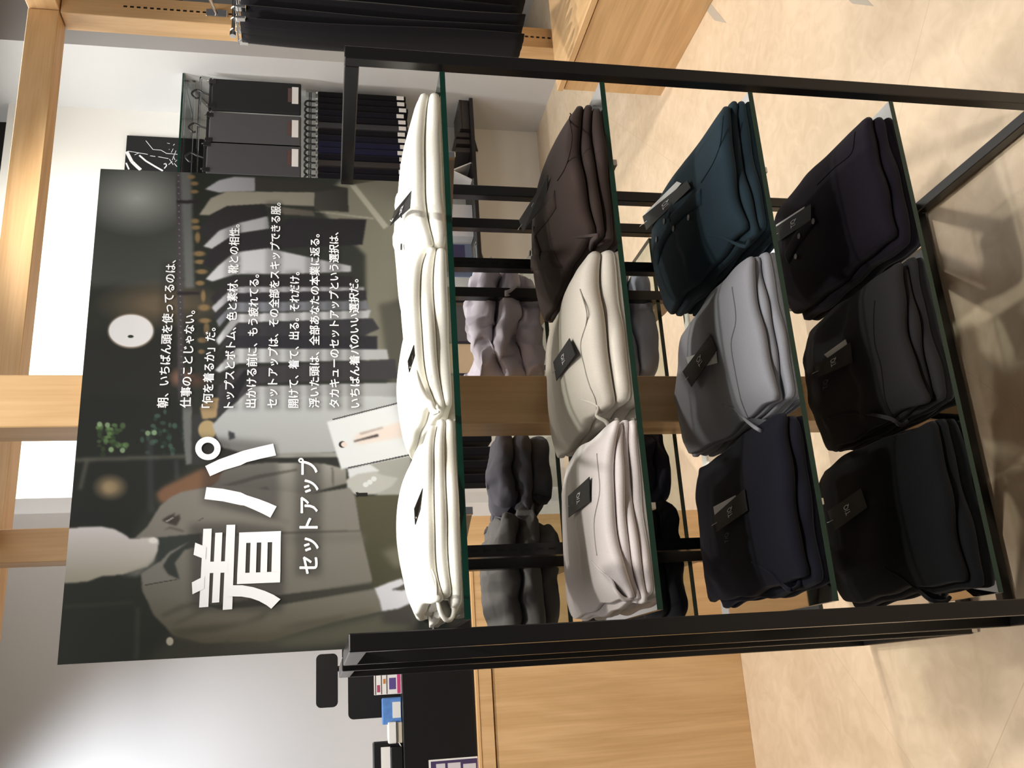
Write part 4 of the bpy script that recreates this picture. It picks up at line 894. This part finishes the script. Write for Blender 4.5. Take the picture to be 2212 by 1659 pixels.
# art board beside the shelf: black with white chalk strokes
a = at(275, 294, Y=3.893)
t = thing('art_board', 'black panel with white line drawing on the bright back wall', 'picture', (a[0] - .35, 3.89, a[2] - .5))
MB().box(a[0] - .75, a[0], 3.885, 3.898, a[2] - .46, a[2]).build('board', M['card_black'], t)
mb = MB()
def stroke(pts, wpx):
    P = [Vector(at(250 + x / 4.915, 130 + y / 4.915, Y=3.8845)) for x, y in pts]
    for i in range(len(P) - 1):
        d = (P[i + 1] - P[i]); d.normalize(); s_ = Vector((-d.z, 0, d.x)) * wpx * .0022 / 4.915 * 1.0
        mb.add([P[i] - s_, P[i] + s_, P[i + 1] + s_, P[i + 1] - s_], [(0, 1, 2, 3)])
for pts, wd in (([(320, 855), (395, 948), (480, 955), (540, 990), (655, 1000)], 4), ([(130, 965), (340, 1000)], 4), ([(365, 1015), (420, 1022)], 4), ([(450, 1025), (560, 1045)], 4), ([(115, 970), (170, 1075), (215, 1120), (265, 1165)], 22), ([(250, 1010), (320, 1070), (420, 1130), (500, 1175)], 12), ([(110, 1090), (140, 1160)], 10),
                ([(570, 1050), (610, 1110)], 4), ([(600, 1060), (640, 960)], 3), ([(560, 1110), (600, 1075)], 4), ([(610, 1020), (630, 1060)], 4), ([(590, 980), (610, 940)], 3), ([(610, 905), (625, 890)], 4), ([(545, 880), (575, 885)], 3), ([(565, 945), (570, 950)], 4), ([(510, 1105), (530, 1095), (540, 1120), (515, 1150)], 7), ([(630, 1080), (650, 1060)], 3), ([(620, 1095), (650, 1130)], 4), ([(200, 1005), (245, 985)], 4)): stroke(pts, wd)
mb.build('chalk_lines', M['print_white'], t)

# black wall shelf with boxes, cards and a price sign
a = at(1013, 205, Y=3.56)
ZS = a[2]
t = thing('wall_black_shelf', 'thin black shelf low on the back wall', 'shelf', (2.9, 3.72, ZS - .02)); MB().box(2.28, 3.462, 3.56, 3.896, ZS - .022, ZS, bev=.002).build('shelf_board', M['black_panel'], t)
for x in (2.5, 3.3): MB().prism([(3.896, ZS - .0225), (3.896, ZS - .10), (3.65, ZS - .0225)], x - .004, x + .004, 0).build('shelf_arm', M['black_panel'], t)
def bxp(px0, px1, y0, y1, z0=None):
    a, b = at(px0[0], px0[1], Y=y0), at(px1[0], px1[1], Y=y0); return (min(a[0], b[0]), max(a[0], b[0]), y0, y1, (ZS + .0006 if z0 is None else z0), max(a[2], b[2]))
db = plain('dark_brown_card', srgb(52, 46, 44), .4)
q = bxp((991, 212), (1010, 278), 3.6, 3.84); t = thing('display_box', 'dark flat box at the right end of the black wall shelf', 'box', (q[0], 3.7, ZS)); MB().box(*q[:4], q[4], q[5] - .012, bev=.001).build('box_base', db, t); MB().box(q[0] - .002, q[1] + .002, q[2] - .002, q[3] + .002, q[5] - .0115, q[5], bev=.001).build('box_lid', db, t)
for k, (yy, gp) in enumerate(((285, 'right'), (300, 'middle'), (318, 'left'))):
    q = bxp((985, yy), (1010, yy + 11), 3.62, 3.82); tag(MB().box(*q, bev=.001).build('dark_book', db), 'thin dark standing book beside the box, %s of the three on the shelf' % gp, 'book', 'dark books on the black shelf')
q = bxp((990, 345), (1010, 385), 3.60, 3.80); xm = (q[0] + q[1]) / 2
t = thing('tent_card', 'white folded tent card on the black wall shelf', 'card', (xm, 3.7, ZS))
h_ = .12; MB().prism([(q[0], ZS + .0008), (q[0] + .008, ZS + .0008), (xm + .004, ZS + h_), (xm - .004, ZS + h_)], 3.62, 3.8, 1).prism([(q[1] - .008, ZS + .0008), (q[1], ZS + .0008), (xm + .004, ZS + h_), (xm - .004, ZS + h_)], 3.62, 3.8, 1).build('card', M['card_white'], t)
q = bxp((955, 440), (1010, 510), 3.66, 3.668); t = thing('white_carton', 'plain white carton on the black wall shelf beside the sign', 'box', (q[0], 3.7, ZS)); MB().box(q[0], q[1], 3.66, 3.80, ZS + .0006, ZS + .16, bev=.002).build('carton', plain('carton_grey', srgb(196, 196, 200), .5), t)
q = bxp((955, 525), (1010, 598), 3.60, 3.612)
t = thing('price_sign', 'blue price sign with yellow numerals in a clear holder', 'sign', ((q[0] + q[1]) / 2, 3.6, ZS))
MB().box(q[0], q[1], 3.6025, 3.61, ZS + .03, ZS + .30).build('sign_sheet', plain('sky_blue_print', srgb(150, 178, 222), .4), t); MB().box(q[0] + .03, q[1] - .008, 3.6015, 3.602, ZS + .07, ZS + .29).build('blue_panel', plain('blue_panel_print', srgb(66, 84, 160), .4), t)
MB().box(q[0] - .006, q[1] + .006, 3.597, 3.5985, ZS + .014, ZS + .305).build('clear_front', M['acrylic'], t); MB().box(q[0] - .006, q[1] + .006, 3.58, 3.65, ZS + .0006, ZS + .013, bev=.002).build('holder_foot', M['acrylic'], t)
yl = plain('yellow_ink', srgb(206, 208, 70), .5)
mb = MB(); text_box(mb, '00', lambda s_, t_: (q[0] + .05 + .075 * s_, 3.6008, ZS + .085 + .06 * t_), .02); mb.box(q[0] + .04, q[1] - .02, 3.6006, 3.601, ZS + .165, ZS + .182); text_box(mb, '00', lambda s_, t_: (q[0] + .05 + .06 * s_, 3.6008, ZS + .20 + .045 * t_), .02); mb.build('sign_numerals', yl, t)

# framed board, dark trousers further left, seen through the racks
a = at(985, 652, Y=3.3); b_ = at(1042, 812, Y=3.3)
t = thing('display_board', 'navy framed board with dark and beige panels standing behind the racks', 'board', ((a[0] + b_[0]) / 2, 3.3, 0))
zf, zt = b_[2], b_[2] + .62; xm = at(1040, 741, Y=3.3)[0]; nv = plain('navy_frame', srgb(30, 28, 50), .4)
for (xa, xb, za, zb) in ((b_[0], a[0], zf, zf + .012), (b_[0], a[0], zt - .012, zt), (a[0] - .02, a[0], zf + .0125, zt - .0125), (b_[0], b_[0] + .012, zf + .0125, zt - .0125), (xm - .006, xm + .006, zf + .0125, zt - .0125)): MB().box(xa, xb, 3.29, 3.32, za, zb, bev=.001).build('frame_bar', nv, t)
MB().box(xm + .0065, a[0] - .0205, 3.30, 3.312, zf + .013, zt - .013).build('dark_panel', plain('slate_panel', srgb(72, 72, 78), .5), t); MB().box(b_[0] + .0125, xm - .0065, 3.30, 3.312, zf + .013, zt - .013).build('beige_panel', plain('beige_panel', srgb(190, 172, 146), .5), t)
for xx in (b_[0] + .05, a[0] - .05): MB().box(xx - .012, xx + .012, 3.297, 3.317, .012, zf - .0005).build('leg', nv, t); MB().box(xx - .015, xx + .015, 3.15, 3.45, 0.0004, .0118, bev=.002).build('foot', nv, t)
a = at(975, 945, Y=3.45); b_ = at(1060, 1050, Y=3.45)
t = thing('garment_rail', 'low black garment rail behind the racks near the register wall', 'rail', ((a[0] + b_[0]) / 2, 3.5, 0))
for xx in (b_[0] - .02, a[0] + .06): MB().tube([(xx, 3.5, .02), (xx, 3.5, 1.12)], .012, 10).build('upright', M['black'], t); MB().box(xx - .014, xx + .014, 3.32, 3.66, .0005, .02, bev=.003).build('foot', M['black'], t)
MB().tube([(b_[0] - .02, 3.5, 1.12), (a[0] + .06, 3.5, 1.12)], .012, 10).build('rail_bar', M['black'], t)
for i in range(4):
    x = b_[0] + .03 + (a[0] - b_[0] - .02) * i / 3.4; zz_ = b_[2] - .01
    t = thing('rail_trousers', 'navy folded trousers on the low black rail, %s from the left' % wn[i], 'trousers', (x, 3.5, zz_), 'trousers on the low black rail')
    MB().box(x - .024, x + .026, 3.39, 3.61, zz_, 1.045, bev=.008).build('folded_cloth', hang[0], t); MB().tube([(x, 3.5, 1.04), (x, 3.5, 1.10), (x, 3.512, 1.134), (x, 3.494, 1.134)], .003, 6).build('hanger_hook', M['chrome'], t)
    MB().box(x - .004, x + .004, 3.40, 3.60, 1.046, 1.054).build('hanger_bar', M['chrome'], t)

# ------------------------------------------------------------------ garments lying on the rear rack
GREAR = 'garments on the rear rack'
def rear_pile(px_r, px_l, xpx, zs, n, h, mt, word, seed, y0=.60, y1=.88, amp=.012, crumple=(.006, .02)):
    xr = at(xpx, px_r, Y=y0)[0]; xl = at(xpx, px_l, Y=y0)[0]
    pl = Pile(xl, xr, y0, y1, zs, n, h, h * .92, seed, amp=amp, sharp=False); pl.so = [tuple(c * 2.2 for c in q) for q in pl.so]; pl.fo = [c * 2.5 for c in pl.fo]
    od = {2: ['lower', 'upper'], 3: ['lowest', 'middle', 'topmost']}[n]
    for k in range(n):
        lay = pl.layer(k, 44, 26, 9); vv = []
        for p in lay.v:
            u = (p[0] - xl) / (xr - xl); a = crumple[0] * (1 - u) + crumple[1] * u; side = min(1, max(0, (p[1] - y0 + .03) / .2)); q = noise.noise_vector(Vector((p[0] * 16, p[1] * 16 + seed, p[2] * 26))) + .5 * noise.noise_vector(Vector((p[0] * 38, p[1] * 38, p[2] * 50 + seed)))
            zlo = pl.z0 + .0006; vv.append((p[0] + q.x * a, p[1] + q.y * a, max(zlo, p[2] + q.z * a * .55)))
        lay.v = vv
        o = lay.build('folded_garment', mt, None, True, ((xl + xr) / 2, (y0 + y1) / 2, zs + .0006 if k == 0 else pl.T(k, (xl + xr) / 2, (y0 + y1) / 2)))
        tag(o, '%s folded garment, %s of its pile on the rear rack' % (word, od[k]), 'folded garment', GREAR)
lav = fabric('lavender_cloth', srgb(186, 182, 194)); rib1 = fabric('ribbed_grey_cloth', srgb(92, 91, 90), rib=(2, 230, .6)); rib2 = fabric('pinstripe_grey_cloth', srgb(78, 78, 86), rib=(2, 120, .8))
ink = fabric('ink_cloth', srgb(40, 40, 54)); blk = fabric('rear_black_cloth', srgb(24, 25, 30)); bluish = fabric('pale_blue_cloth', srgb(168, 172, 186))
rear_pile(596, 812, 1100, .9066, 3, .150, lav, 'lavender', 71, amp=.03, crumple=(.030, .026))
rear_pile(945, 1078, 1100, .9066, 3, .125, rib2, 'grey pinstriped', 72, amp=.016, crumple=(.024, .008))
rear_pile(1133, 1342, 1110, .9066, 3, .145, rib1, 'ribbed grey', 73, amp=.012, crumple=(.004, .024))
rear_pile(600, 808, 1380, .6414, 2, .085, bluish, 'pale blue', 74, amp=.02)
rear_pile(940, 1050, 1400, .6414, 2, .085, ink, 'ink blue', 75)
rear_pile(1112, 1330, 1420, .6414, 2, .085, blk, 'black', 76)
